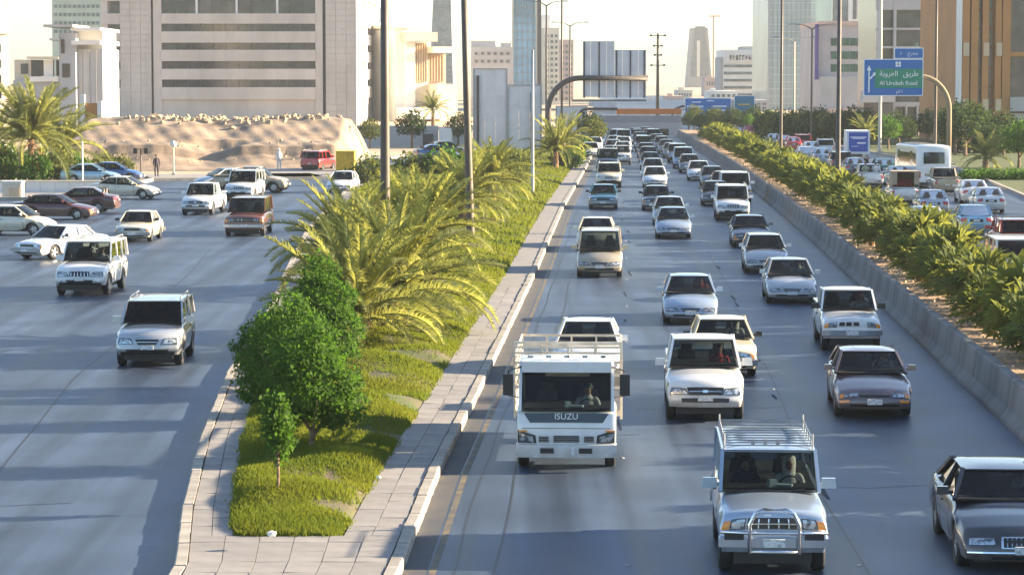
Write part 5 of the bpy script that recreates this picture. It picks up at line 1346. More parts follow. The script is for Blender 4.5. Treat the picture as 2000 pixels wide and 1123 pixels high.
for i, px in enumerate((1141, 1170, 1204, 1231, 1258)): mb = MB(); x = GX(px, Yg) - x0; mb.bx(x - .07, x + .07, .30, .345, GZ(192, Yg), GZ(82 if px < 1200 else 99, Yg)); mb.build('bracing_post', DARKSTEEL, e)
mb = MB(); mb.bx(GX(1117, Yg) - x0, GX(1262, Yg) - x0, .1, .2, GZ(198, Yg), GZ(195, Yg)); mb.build('lamp_rail', DARKSTEEL, e)
tag(e, 'dark curved gantry arm holding a large stepped sign seen from behind', 'sign gantry')
Y2 = 330; e = empty('sign_gantry', (GX(1129, Y2), Y2, 0)); x0 = e.location.x; zb = GZ(213, Y2)
mb = MB(); mb.tube([(0, 0, 0), (0, 0, zb - .8), (.5, 0, zb - .15), (1.3, 0, zb), (GX(1206, Y2) - x0, 0, zb)], .16, 8); mb.build('curved_arm', DARKSTEEL, e)
for i in range(3): mb = MB(); xa, xb = GX(1158 + i * 15, Y2) - x0, GX(1173 + i * 15, Y2) - x0; mb.bx(xa + .01, xb - .01, .2, .28, GZ(224, Y2), GZ(196, Y2)); mb.build('sign_panel', ALU, e)
tag(e, 'smaller far gantry with a grey sign back under the big overhead sign', 'sign gantry')
# road signs facing the camera
def flat(name, me, par, x, y, z): o = link(name, me, par, (x, y, z)); return o
def rbox(w, h, d, r_, m, name):
    mb = MB(); n = 5; pts = []
    for cx, cz, a0 in ((w / 2 - r_, h / 2 - r_, 0), (-w / 2 + r_, h / 2 - r_, 90), (-w / 2 + r_, -h / 2 + r_, 180), (w / 2 - r_, -h / 2 + r_, 270)):
        for k in range(n + 1): a = math.radians(a0 + 90 * k / n); pts.append((cx + r_ * math.cos(a), cz + r_ * math.sin(a)))
    N = len(pts); mb.add([(x, -d / 2, z) for x, z in pts] + [(x, d / 2, z) for x, z in pts], [tuple(range(N))[::-1], tuple(range(N, 2 * N))] + [(k, (k + 1) % N, N + (k + 1) % N, N + k) for k in range(N)]); return mb.mesh(name, m)
Ys = 232
cx = GX(1853, Ys); e = empty('road_sign', (cx, Ys, 0)); mb = MB(); zt_ = GZ(150, Ys); zl = GZ(215, Ys)
mb.tube([(0, 0, -.1), (0, 0, zl)] + [(-(GX(1853, Ys) - GX(1795, Ys)) * (1 - math.cos(t)), 0, lerp(zl, zt_, math.sin(t))) for t in [k * math.pi / 20 for k in range(1, 11)]] + [(GX(1690, Ys) - cx, .0, zt_)], .22, 12); mb.build('curved_arm', wm('sand_paint', (.27, .2, .12)), e, smooth=True)
mb = MB(); mb.box((0, 0, .15), (1, 1, .3)); mb.build('base', CONCRETE, e)
def sgn(px0, px1, py0, py1, Y, ex, par, dep=-.35, m=BLUE, rr=.12, border=True):
    w = GX(px1, Y) - GX(px0, Y); h = GZ(py0, Y) - GZ(py1, Y); xc_ = (GX(px0, Y) + GX(px1, Y)) / 2 - ex; zc_ = (GZ(py0, Y) + GZ(py1, Y)) / 2
    p = link('sign_plate', rbox(w, h, .1, rr, WHITE if border else m, 'sign_plate'), par, (xc_, dep, zc_))
    if border: link('sign_face', rbox(w - .14, h - .14, .02, rr * .7, m, 'sign_face'), p, (0, -.065, 0))
    return p, w, h
P_, w, h = sgn(1684, 1800, 116, 188, Ys, cx, e)
P2, w2, h2 = sgn(1743, 1800, 94, 115.6, Ys, cx, e)
tp = lambda s: s[::-1]
link('lettering', text_mesh(tp('\ufee3\ufea8\ufeae\ufe9d') , .42, WHITE), P2, (.35, -.085, 0)); link('lettering', text_mesh('\u0668', .42, WHITE), P2, (-.65, -.085, 0))
gp = link('green_panel', rbox(w * .80, h * .52, .02, .05, GREEN, 'green_panel'), P_, (w * .085, -.088, -h * .02))
link('lettering', text_mesh(tp('\ufec3\ufeae\ufef3\ufed6') , .62, WHITE), P_, (w * .29, -.108, h * .10)); link('lettering', text_mesh(tp('\ufe8d\ufedf\ufecc\ufeae\ufeed\ufe91\ufe94'), .62, WHITE), P_, (-w * .08, -.108, h * .10))
link('lettering', text_mesh('Al Urubah Road', .50, WHITE), P_, (w * .085, -.108, -h * .155))
link('lettering', text_mesh(tp('\ufedb\ufee2') + ' \u0661', .36, WHITE), P_, (w * .1, -.085, -h * .38))
mb = MB(); mb.lathe([(.0, 0), (.27, 0)], 6, 'y'); 
em = MB()
for i in range(2):
    for j in range(2): em.bx(-.24 + i * .26, -.04 + i * .26, -.01, .01, -.22 + j * .24, -.03 + j * .24)
link('route_emblem', em.mesh('route_emblem', WHITE), P_, (w * .08, -.085, h * .36))
am = MB(); am.bx(-.055, .055, -.01, .01, -1.2, .75); am.add([(-.2, -.01, .72), (.2, -.01, .72), (0, -.01, 1.15)], [(0, 1, 2)]); am.beam((0, 0, -.1), (.42, 0, .35), .02, .11); am.add([(.3, -.012, .5), (.58, -.012, .52), (.52, -.012, .22)], [(0, 1, 2)]); link('arrow', am.mesh('arrow', WHITE), P_, (-w * .41, -.088, -.1))
tag(e, 'large blue and green Al Urubah Road sign hung from a curved sand coloured arm', 'road sign')
Yf = 400
e = empty('road_sign', (GX(1312, Yf), Yf, 0)); x0 = e.location.x; zt_ = GZ(208, Yf); mb = MB(); mb.tube([(0, 0, -.1), (0, 0, zt_ - 1.4), (.5, 0, zt_ - .4), (1.5, 0, zt_), (GX(1420, Yf) - x0, 0, zt_)], .18, 8); mb.build('curved_arm', DARKSTEEL, e)
P_, w, h = sgn(1337, 1427, 192, 224, Yf, x0, e)
for k, (xx, zz, ww, hh) in enumerate([(-.28, -.02, .36, .22), (.25, .0, .3, .12), (-.25, .25, .2, .1), (.3, -.25, .25, .1), (.05, .33, .15, .1)]): mb = MB(); mb.bx(xx * w - ww * w / 2, xx * w + ww * w / 2, -.1, -.08, zz * h - hh * h / 4, zz * h + hh * h / 4); mb.build('marking', WHITE if k else mat('pale_blue', (.45, .55, .7), rough=.5), P_)
tag(e, 'far wide blue road sign on a dark arm beyond the right planter', 'road sign')
e = empty('road_sign', (GX(1475, 405), 405, 0)); x0 = e.location.x; mb = MB(); mb.tube([(0, 0, -.1), (0, 0, GZ(205, 405)), (GX(1450, 405) - x0, 0, GZ(204, 405))], .16, 8); mb.build('post', DARKSTEEL, e)
P_, w, h = sgn(1433, 1473, 187, 222, 405, x0, e, m=mat('sign_teal', (.01, .15, .26), rough=.45)); mb = MB(); mb.bx(-w * .3, w * .25, -.1, -.08, -.1, .1); mb.build('marking', YELLOW, P_)
tag(e, 'far small teal road sign right of the wide blue sign', 'road sign')
# ================================================================ planting
r = random.Random(21)
def at_bed(px, py, z=.3): return G(px, py, z)
PG = 'date palms clumped on the median'
p = G(752, 640, .3); date_palm(p, .9, 74, .97, 'large leaning date palm with a dark stubby trunk, right one of the median clump', 1, PG, lean=(.25, .1), dry=16, tr=.24)
p = G(700, 672, .3); date_palm(p, .6, 60, .92, 'date palm with brown dry fronds at its base, behind the round green trees', 2, PG, lean=(-.2, 0), dry=18, tr=.26)
p = G(800, 545, .3); date_palm(p, 1.3, 70, .92, 'date palm at the back right of the median clump below the leaning post', 3, PG, lean=(.2, .1), dry=5)
p = G(690, 560, .3); date_palm(p, 1.0, 60, .9, 'date palm at the back left of the median clump overhanging the left road', 4, PG, lean=(-.15, .1), dry=4)
p = G(905, 440, .3); date_palm(p, 1.1, 64, .88, 'date palm further back on the median under the tall grey boards', 5, PG, dry=3)
p = G(960, 400, .3); date_palm(p, 1.2, 60, .85, 'farthest date palm of the clump beside the thin grey post', 6, PG, dry=3)
# trees
tree('round_tree', G(611, 902, .1), .7, [(0, 0, 1.55, .98, .9, .72), (-.55, 0, 1.1, .5, .5, .42), (.62, 0, 1.15, .52, .5, .45), (-.1, 0, 2.1, .72, .7, .55), (.05, 0, 2.55, .42, .42, .38), (.3, -.1, .95, .45, .45, .3)], 9000, .05, LEAF_GREEN, 'bushy green tree with a bare short trunk, nearest of the round trees', 'tree', 1, 'round green trees', .055, scale=.98, shell=.6)
tree('round_tree', G(566, 800, .3), .3, [(0, 0, .9, 1.1, 1.0, .85), (.1, 0, 1.7, .85, .8, .65), (.0, 0, 2.25, .5, .5, .45), (-.5, 0, .5, .7, .7, .45)], 9500, .052, LEAF_GREEN, 'conical green tree reaching the ground beside the nearest round tree', 'tree', 2, 'round green trees', .06, scale=1.0, shell=.6)
tree('round_tree', G(527, 752, .3), .3, [(0, 0, .75, .9, .85, .75), (.15, 0, 1.35, .62, .6, .5)], 6500, .052, LEAF_GREEN, 'leftmost low green tree spilling over the left kerb', 'tree', 3, 'round green trees', .06, shell=.6)
tree('round_tree', G(632, 735, .3), .4, [(0, 0, 1.1, 1.05, 1.0, .95), (.0, .1, 2.0, .85, .8, .7), (-.1, 0, 2.75, .5, .5, .5)], 9500, .055, LEAF_GREEN, 'tallest green tree pressed against the date palm fronds', 'tree', 4, 'round green trees', .07, scale=.95, shell=.6)
tree('sapling', G(543, 968, .3), 1.0, [(0, 0, 1.55, .36, .36, .5), (.05, 0, 1.15, .32, .3, .3), (-.08, 0, 1.95, .26, .26, .3), (.05, .1, .85, .18, .18, .2)], 1500, .06, LEAF_GREEN, 'slender small green sapling standing in the grass at the front', 'tree', 5, None, .03, scale=.84, shell=.2)
rk = link('stone', rocks[1], None, G(530, 1042, .42), None, .18); rk.data = rocks[1].copy(); rk.data.materials[0] = WHITEW; tag(rk, 'small white stone lying in the grass at the front of the bed', 'stone')
rk = link('stone', rocks[2], None, G(739, 932, .3), None, .12); rk.data = rk.data.copy(); rk.data.materials[0] = WHITEW; tag(rk, 'tiny white stone at the bare right edge of the grass', 'stone')
# median shrubs further on
for k, (px, py, s, kd, lb) in enumerate([(870, 352, 2.0, 2, 'bright green bush behind the palm clump left of the leaning post'), (930, 350, 1.7, 2, 'green bush at the foot of the tall grey board'), (1000, 372, 1.5, 0, 'olive bush below the board with the dark post'),
                                       (1015, 345, 1.6, 0, 'yellowish bush right under the dark board post'), (720, 360, 1.6, 0, 'olive bush behind the palms near the hidden black car'), (800, 352, 1.6, 0, 'olive bush low behind the median palms')]): bush(G(px, py, .1), kd, s, lb, 'bushes on the median', sz=s * 1.3)
date_palm(G(1085, 335, .1), 1.6, 34, .95, 'bushy date palm at the foot of the curved gantry post', 11, 'far median palms', joined_=True)
date_palm(G(1100, 318, .1), 1.8, 30, .9, 'second date palm close behind the gantry post', 12, 'far median palms', joined_=True)
bg_tree(G(1160, 290), 0, .75, 'yellow green tree at the far end of the median before the overpass', None)
bg_tree(G(1152, 282), 0, .8, 'small tree hiding the left foot of the overpass', None)
for k in range(5): bush(G(1105 + k * 8, 330 - k * 9, .1), 2 if k % 2 else 1, 1.6, 'green shrub %s on the narrow far median' % ['below the far palms', 'beside the pale board', 'before the low grey board', 'under the small far gantry', 'last before the overpass'][k], 'shrubs on the far median')
# right planter: rows of low fan palms
N = 0; y = 44.0
ordn = 'low bushy fan palm in the planter, %s, %s stretch'
while y < 344:
    for row, ox in enumerate((1.0, 1.5, 2.05)):
        if N > 290: break
        yy = y + r.uniform(-.5, .5) + row * .55; x = sx(yy) + ox + r.uniform(-.2, .2); s = r.uniform(.75, 1.4) * (.58 if row == 0 else .88)
        nf = 24 if yy < 110 else 26
        fan_palm((x, yy, .84), 15, s * 1.05, ordn % (('front row beside the barrier', 'middle row', 'back row beside the right carriageway')[row], 'nearest' if yy < 80 else 'middle' if yy < 150 else 'farthest'), N + 100, 'fan palms in the right planter', joined_=yy > 118)
        N += 1
    y += 2.1 if y < 110 else (2.4 if y < 200 else 3.6)
# dry litter and stones between them
st = MB(); rr_ = random.Random(5)
for k in range(900):
    yy = 44 + 180 * rr_.random() ** 1.5; x = sx(yy) + rr_.uniform(.05, 1.4); s = rr_.uniform(.02, .07); st.box((x, yy, .87 + s * .4), (s * 2, s * 1.6, s), rr_.uniform(0, 3), .6)
stuff(st.build('soil_litter', ROCK))
# left edge: big date palm and shrubs behind the planter wall
date_palm(G(62, 352, .2), 3.0, 54, 1.45, 'big sunlit date palm with orange fruit at the far left', 31, None, joined_=False, dry=6)
date_palm(G(118, 340, .2), 1.8, 40, 1.3, 'broad date palm leaning over the pale post on the left', 32, None, joined_=True)
date_palm(G(-10, 330, .2), 2.2, 30, 1.1, 'date palm cut by the left edge of the photo', 33, None, joined_=True)
for k, (px, py, s, kd) in enumerate([(20, 352, 1.8, 2), (70, 356, 1.5, 2), (115, 354, 1.6, 0), (150, 352, 1.4, 2), (-10, 352, 1.9, 0), (200, 340, 1.2, 0), (240, 338, 1.0, 0)]):
    bush(G(px, py, .1), kd, s, ['bright bush behind the litter bin', 'green bush under the big left palm', 'yellowish bush left of the pale post', 'green bush at the foot of the pale post', 'bush at the very left edge behind the wall', 'small dry bush before the gate pillars', 'small dry bush before the rubble mound'][k], 'bushes on the left', sz=s * 1.5)
mb = MB(); oo = G(62, 352, .2)
for k in range(60): a, rr0 = rnd.random() * 6.28, rnd.random() ** .5 * .35; mb.box((oo.x + .5 + math.cos(a) * rr0, oo.y - .8 + math.sin(a) * .3, 1.5 - rnd.random() * .9), (.1, .1, .13))
o = mb.build('fruit_cluster', mat('orange_dates', (.45, .14, .03), rough=.5)); tag(o, 'hanging cluster of orange dates under the big left palm', 'fruit')
# trees beside the compound wall
date_palm(at(846, 300, 330) * 1 - Vector((0, 0, at(846, 300, 330).z)), 3.6, 28, .8, 'single palm tree before the sunlit cream building between the poles', 41, None, joined_=True)
bg_tree(Vector((GX(805, 292), 292, 0)), 1, .9, 'dark tree in front of the long grey compound wall', None); bg_tree(Vector((GX(895, 300), 300, 0)), 0, .8, 'small dry tree beside the sunlit end of the compound wall', None)
bg_tree(Vector((GX(722, 290), 290, 0)), 0, .7, 'small bush like tree left of the thick pole by the wall', None)
# right background rows
lbs = ['olive', 'dark', 'green']
for k, (px, Y, kd, s) in enumerate([(1500, 345, 0, 1.0), (1520, 330, 1, 1.1), (1545, 335, 0, 1.0), (1572, 318, 0, 1.2), (1600, 325, 1, 1.2), (1626, 310, 0, 1.0), (1660, 300, 1, 1.3), (1690, 305, 0, 1.2), (1735, 282, 2, 1.1), (1755, 285, 1, 1.2), (1775, 290, 1, 1.0), (1812, 300, 1, 1.2), (1842, 290, 1, 1.3), (1866, 262, 1, 1.5), (1885, 258, 1, 1.6), (1905, 268, 1, 1.5), (1935, 240, 1, 1.1), (1960, 262, 1, 1.3), (1990, 225, 2, 1.2), (2015, 222, 2, 1.3)]):
    wh = ['right of the teal tower foot', 'behind the red car', 'below the far lamp posts', 'left of the violet sign strip', 'under the building with green windows', 'behind the dark lamp post', 'left of the blue box truck', 'behind the blue box truck', 'left of the minibus', 'just behind the minibus', 'left of the white kiosk', 'right of the white kiosk', 'behind the sand coloured sign arm', 'right of the minibus', 'left of the brown building piers', 'at the foot of the brown building', 'before the brown building piers', 'under the dark glass bay', 'rounded at the right edge', 'cut by the right edge'][k]
    bg_tree(Vector((GX(px, Y), Y, 0)), kd, s * .78, '%s tree %s' % (lbs[kd], wh), 'trees along the right service road', rz=k, sz=s * .74)
date_palm(Vector((GX(1925, 222), 222, 0)), .9, 26, .75, 'small sunlit palm before the dark trees on the right', 51, None, joined_=True)
date_palm(Vector((GX(1690, 292), 292, 0)), 1.4, 28, .8, 'yellowish palm above the blue box truck', 52, None, joined_=True)
date_palm(Vector((GX(1590, 312), 312, 0)), 1.2, 28, .8, 'yellowish palm before the far lamp posts on the right', 53, None, joined_=True)
for k in range(16):
    px = 1345 + k * 10.5; Y = 372 + 6 * math.sin(k * 2.1); bg_tree(Vector((GX(px, Y), Y, 0)), [1, 0, 1, 2][k % 4], .62 + .2 * math.sin(k * 1.7), '%s of the dark trees in a row beyond the far end of the planter' % ['first', 'second', 'third', 'fourth', 'fifth', 'sixth', 'seventh', 'eighth', 'ninth', 'tenth', 'eleventh', 'twelfth', 'thirteenth', 'fourteenth', 'fifteenth', 'last'][k], 'far tree row', rz=k)
for k in range(18):
    px = 1495 + k * 17 if k < 13 else 1868 + (k - 13) * 30; Y = 322 - (k % 3) * 8 if k < 13 else 268
    bush(Vector((GX(px, Y), Y, .1)), [1, 0, 1][k % 3], 2.1 + .4 * math.sin(k * 2.3), 'broad dark shrub, %s from the left in the undergrowth of the right service road' % ['first', 'second', 'third', 'fourth', 'fifth', 'sixth', 'seventh', 'eighth', 'ninth', 'tenth', 'eleventh', 'twelfth', 'thirteenth', 'fourteenth', 'fifteenth', 'sixteenth', 'seventeenth', 'last'][k], 'undergrowth along the right service road', sz=3.4)
PKM = leafm('pink_blossom', (.55, .12, .30), (.25, .10, .12), (.5, .15, .3))
o = link('flowering_bush', leaf_cloud('foliage', [(0, 0, .8, 1.2, .9, .8)], 700, .12, PKM, 77), None, Vector((GX(1468, 330), 330, .2))); tag(o, 'pink flowering bush beyond the far right of the planter', 'bush')
# verge at the right
LAWN = mat('lawn', (.045, .075, .015), rough=.95, color2=(.09, .10, .025), nscale=.8, bump=.6, bscale=14)
vg = struct(ribbon('verge', LAWN, lambda y: interp([(120, 28), (172, 33.3), (225, 37.8), (290, 36.5), (345, 37)], y), lambda y: 75, 110, 345, .14, 6, .16))
ribbon('verge_kerb', KERBM, lambda y: interp([(120, 28), (172, 33.3), (225, 37.8), (290, 36.5), (345, 37)], y) - .25, lambda y: interp([(120, 28), (172, 33.3), (225, 37.8), (290, 36.5), (345, 37)], y) - .003, 110, 345, .17, 6, .19, vg)
for k, (px, py) in enumerate([(1895, 352), (1925, 350), (1955, 352), (1985, 350), (2015, 352)]):
    bush(G(px, py, .1), 2, 1.3, ['clipped green shrub right of the minibus', 'clipped green shrub before the small sunlit palm', 'clipped green shrub above the white saloon', 'clipped green shrub near the right edge', 'clipped green shrub cut by the right edge'][k], 'clipped shrubs on the right verge', sz=.9)
# street trees off to the right of the view: they throw the long stripes of shade over the road
r2 = random.Random(33); y = 26.0; k = 0
while y < 172:
    s = r2.uniform(.8, 1.7); X = 36 + r2.uniform(-1.5, 3)
    if X > .2 * y + 2:
        bg_tree(Vector((X, y, 0)), k % 3, s * .8, 'roadside tree standing right of the view beside the service road', 'trees right of the view', rz=k, sz=s * r2.uniform(1.1, 1.6))
    y += r2.uniform(4.5, 10); k += 1

# ================================================================ vehicles
HV = math.radians(-92.6)
def hd(a, b):   # heading from the rear tyre pixel to the front tyre pixel
    p, q = G(*b), G(*a); return math.atan2(q.y - p.y, q.x - p.x)
V = vehicle
V('truck', 1107, 912, 'white', 'white flatbed truck with tall stake rack in the left lane', heading=math.radians(-92.2))
V('sedan', 1146, 744, 'white', 'white sedan mostly hidden right behind the flatbed truck')
V('minivan', 1171, 541, 'gold', 'beige minivan leading the left lane queue far behind the truck')
V('sedan', 1164, 491, 'cream', 'cream sedan close behind the beige minivan')
V('old_sedan', 1178, 408, 'teal', 'teal blue sedan alone in the left lane')
V('suv', 1189, 366, 'cream', 'cream off road car behind the teal sedan', far=False)
V('big_suv', 1186, 336, 'navy', 'navy off road car with pale roof glint in the left lane queue')
V('sedan', 1315, 466, 'silverblue', 'silver blue sedan in the middle lane, ahead of a dark sedan')
V('sedan', 1307, 440, 'silver', 'silver sedan tucked behind the silver blue middle lane car')
V('old_sedan', 1282, 411, 'navy', 'dark blue sedan in the middle lane left of the silver pair')
V('sedan', 1279, 367, 'white', 'white sedan in the middle lane behind the dark blue one')
V('sedan', 1275, 347, 'silver', 'silver sedan behind the white middle lane sedan')
V('big_suv', 1431, 431, 'white', 'white off road car with dark grille bars in the right lane')
V('sedan', 1398, 402, 'black', 'black sedan left behind the white off road car')
V('wagon_suv', 1437, 396, 'white', 'white high roofed car directly behind the white off road car')
V('sedan', 1365, 353, 'white', 'white sedan beside the barrier far up the right lane')
V('camry', 1466, 483, 'navy', 'navy sedan in the right lane before the white off road car')
V('hatch', 1496, 533, 'silver', 'silver hatchback close behind another silver car near the barrier')
V('sedan', 1545, 592, 'silver', 'silver sedan with black slot grille following the white pickup')
V('old_pickup', 1661, 684, 'white', 'old white pickup with three dark grille slots near the barrier')
V('camry', 1704, 812, 'bronze', 'dark bronze sedan with amber corner lamps in the right lane', heading=math.radians(-93.5))
V('old_sedan', 1413, 733, 'beige', 'beige sedan half hidden behind the white pickup')
V('pickup', 1376, 820, 'white', 'shiny white pickup with black grille in the middle lane')
V('sedan', 1348, 632, 'silverblue', 'silver blue sedan in the middle lane ahead of the beige one')
V('boxy_suv', 1507, 1116, 'silverblue', 'boxy silver blue off road car with bull bar and roof rack in front')
V('crown', 1988, 1108, 'midnight', 'near black sedan with chrome grille cut by the right edge in front')
# far queue
ordw = ['first', 'second', 'third', 'fourth', 'fifth', 'sixth', 'seventh', 'eighth', 'ninth', 'tenth', 'eleventh', 'twelfth']
cols = ['silver', 'white', 'navy', 'silver', 'beige', 'white', 'grey', 'silverblue', 'white', 'maroon', 'teal', 'cream']
kinds = ['sedan', 'old_sedan', 'suv', 'sedan', 'hatch', 'old_pickup', 'sedan', 'minivan', 'camry', 'sedan']
lanes = {'the left lane': [(1194, 316), (1197, 302), (1200, 291), (1203, 282), (1206, 275)],
         'the second lane': [(1214, 322), (1216, 306), (1217, 294), (1218, 284), (1219, 276)],
         'the middle lane': [(1270, 332), (1266, 319), (1262, 308), (1257, 298), (1253, 290), (1249, 283), (1245, 277), (1242, 272)],
         'the fourth lane': [(1347, 338), (1335, 329), (1323, 318), (1312, 309), (1302, 301), (1293, 294), (1284, 287), (1276, 281), (1269, 275), (1262, 271)],
         'the kerbside strip': [(1161, 296), (1166, 285), (1171, 277), (1153, 308)]}
ci = 0
for ln, ps in lanes.items():
    for i, (px, py) in enumerate(ps):
        c = cols[(ci * 5 + i * 7) % 12]; kd = kinds[(ci * 3 + i) % 10]; ci += 1
        if ln == 'the fourth lane' and i == 1: c, kd = 'skyblue', 'minivan'
        V(kd, px, py, c, 'small %s %s, %s in the far queue, %s' % ({'silverblue': 'silver blue', 'skyblue': 'sky blue'}.get(c, c), NAME[kd].replace('_', ' '), ordw[i], ln.replace('the ', '')), far=True, group='cars in the far queue before the overpass')
V('sedan', 1392, 366, 'grey', 'grey sedan between the black sedan and the barrier queue', far=True)
V('sedan', 1415, 378, 'maroon', 'maroon roofed sedan behind the black sedan in the right lane', far=True)
# right carriageway, driving away
A = dict(away=True); HA = math.radians(90 - 4)
V('suv', 1986, 503, 'red', 'bright red off road car at the right edge beyond the planter', **A)
V('hatch', 1904, 459, 'skyblue', 'sky blue hatchback driving away on the right carriageway', **A)
V('sedan', 1932, 416, 'white', 'white sedan with grey rear window driving away near the verge', **A)
V('sedan', 1902, 398, 'white', 'white sedan half hidden left behind the one near the verge', **A)
V('sedan', 1822, 422, 'silver', 'silver sedan with red tail lamps driving away behind the covered pickup', **A)
V('sedan', 1810, 462, 'white', 'white sedan mostly hidden by the planter palms, right carriageway', **A)
V('pickup', 1847, 381, 'tan', 'tan pickup driving away right beside the minibus', **A)
V('minibus', 1812, 366, 'white', 'white minibus seen from behind on the right carriageway', scale=1.17, heading=math.radians(93), away=True)
V('old_pickup', 1700, 368, 'white', 'white open pickup with people in its bed', **A)
V('suv', 1642, 337, 'navy', 'dark off road car left of the blue box truck, driving away', **A)
V('sedan', 1727, 347, 'green', 'dark green sedan right of the blue box truck', **A)
for px, py, c, kd, lb in [(1606, 322, 'silverblue', 'sedan', 'silver blue sedan left of the dark off road car'), (1574, 318, 'white', 'hatch', 'white hatchback low behind the planter palms, right carriageway'), (1586, 306, 'white', 'sedan', 'white sedan with pinkish window far on the right carriageway'), (1612, 306, 'silver', 'suv', 'silver off road car far on the right carriageway'),
                          (1550, 295, 'red', 'sedan', 'red sedan far on the right carriageway'), (1568, 294, 'red', 'suv', 'second red car, just right of the red sedan'), (1532, 291, 'maroon', 'sedan', 'maroon sedan left of the two red cars'), (1512, 287, 'grey', 'sedan', 'grey sedan farthest left on the right carriageway'), (1670, 345, 'grey', 'sedan', 'grey sedan just below the blue box truck'), (1757, 365, 'white', 'sedan', 'white sedan between the open pickup and the covered pickup')]:
    V(kd, px, py, c, lb, far=True, **A)
V('wagon_suv', 1985, 560, 'white', 'white estate car half hidden by fan palms at the right edge', **A)
V('sedan', 2030, 600, 'white', 'white sedan roof cut by the right edge above the fan palms', **A)
# covered pickup with people in the back
e = V('old_pickup', 1765, 402, 'white', 'white pickup with a tan canvas cover over its bed', **A)
S = SPEC['old_pickup']; mb = MB(); L_ = S['L']
for s in (-1, 1): mb.bx(s * .8 - .02, s * .8 + .02, .6, L_ / 2 - .06, 1.14, 2.05)
mb.bx(-.82, .82, .6, L_ / 2 - .06, 2.05, 2.12); mb.bx(-.82, -.5, L_ / 2 - .1, L_ / 2 - .05, 1.3, 2.05); mb.bx(.5, .82, L_ / 2 - .1, L_ / 2 - .05, 1.3, 2.05); mb.bx(-.78, .78, .6, .65, 1.14, 2.05); mb.build('canvas_cover', mat('tan_canvas', (.40, .31, .22), rough=.95, noise=.2), e)
mb = MB(); mb.box((0, 1.2, 1.4), (1.1, .9, .5), taper=.8); mb.build('cargo', mat('cargo_red', (.25, .05, .04), rough=.9, noise=.4, nscale=6), e)
# blue box truck (small lorry driving away)
c = G(1680, 322); h = HA; e = empty('box_truck', (c.x, c.y + 2.6, 0), h - math.pi / 2)
mb = MB(); mb.bx(-1.02, 1.02, -2.6, 1.8, .95, 3.0); mb.build('cargo_box', mat('box_white', (.62, .64, .66), rough=.5, noise=.05), e)
mb = MB(); mb.bx(-.84, .84, -2.635, -2.605, 1.15, 2.85); dd = mb.build('rear_door', mat('box_blue', (.02, .07, .36), rough=.4), e)
mb = MB(); mb.bx(-.7, .7, -2.65, -2.636, 2.38, 2.46); mb.bx(-.5, .55, -2.65, -2.636, 2.28, 2.34); mb.bx(-.1, .65, -2.65, -2.636, 1.85, 1.97); mb.bx(-.6, .0, -2.65, -2.636, 1.6, 1.64); mb.build('marking', WHITE, dd)
mb = MB(); mb.bx(-.95, .95, 1.9, 3.5, .5, 2.3); mb.build('cab', WHITEW, e); mb = MB(); mb.bx(-.4, .4, -2.4, 2.5, .5, .9); mb.build('chassis', DARKSTEEL, e)
mb = MB(); mb.bx(-1, 1, -2.66, -2.5, .55, .72); mb.build('rear_bumper', MATS['galvanised_steel'], e)
for sx_ in (-1, 1):
    for yy in (-1.6, 2.7): mb = MB(); mb.lathe([(.1, -.14), (.38, -.14), (.4, 0), (.38, .14), (.1, .14)], 16, 'x', (sx_ * .82, yy, .4)); mb.build('wheel', RUBBER, e)
    mb = MB(); mb.bx(sx_ * .9 - .07, sx_ * .9 + .07, -2.68, -2.665, .56, .7); mb.build('tail_light', REDLENS, e)
tag(e, 'small lorry with a blue rear door driving away on the right', 'truck')
# left road and junction
V('suv', 293, 714, 'silver', 'silver off road car with dark windscreen alone on the left road', heading=hd((348, 716), (360, 704)), tint=True)
V('big_suv', 162, 576, 'white', 'white off road car with barred grille turning on the left road', heading=hd((204, 575), (231, 563.5)))
V('old_sedan', 72, 506, 'white', 'old white sedan turning at the far left', heading=math.radians(-122))
V('hatch', 32, 458, 'cream', 'cream estate cut by the left edge behind the old white sedan', heading=math.radians(-12), at_tyre=False)
V('camry', 108, 428, 'maroon', 'dark red sedan half hidden beyond the cream estate', heading=math.radians(-8), at_tyre=False)
V('sedan', 158, 414, 'maroon', 'dark maroon sedan crossing side on in front of the planter wall', heading=math.radians(176), at_tyre=False)
V('sedan', 246, 388, 'cream', 'cream sedan crossing side on behind the maroon one', heading=math.radians(-10), at_tyre=False)
V('old_sedan', 262, 472, 'cream', 'boxy cream sedan turning in the middle of the junction', heading=hd((286, 471), (302, 465)))
V('pickup', 386, 420, 'white', 'white pickup coming out of the junction toward the camera', heading=math.radians(-95))
V('wagon_suv', 479, 461, 'brown', 'large dark brown estate coming down the left road', heading=hd((514, 461.6), (527, 454)))
V('big_suv', 469, 392, 'white', 'white off road car before the parked pickup', heading=math.radians(-95))
V('sedan', 438, 369, 'silverblue', 'silver blue sedan waiting at the far kerb by the pavement', heading=math.radians(-150), at_tyre=False)
V('pickup', 492, 376, 'tan', 'tan pickup parked across the junction behind the white off road car', heading=math.radians(-8), at_tyre=False)
V('suv', 622, 334, 'red', 'dark red off road car parked beside the yellow skip', heading=math.radians(75), at_tyre=False)
V('sedan', 664, 378, 'white', 'white car with black windscreen half hidden by the palm clump', heading=math.radians(-95))
V('sedan', 716, 346, 'navy', 'navy sedan almost hidden behind the palms near the thick pole', heading=math.radians(-110))
V('sedan', 884, 312, 'blue', 'blue sedan seen between the poles beyond the green bush', heading=math.radians(20), far=True)
V('sedan', 900, 304, 'black', 'black car behind the blue sedan between the poles', heading=math.radians(20), far=True)
V('sedan', 178, 358, 'skyblue', 'blue sedan behind the planter wall right of the pale post', heading=math.radians(0), far=True, at_tyre=False)
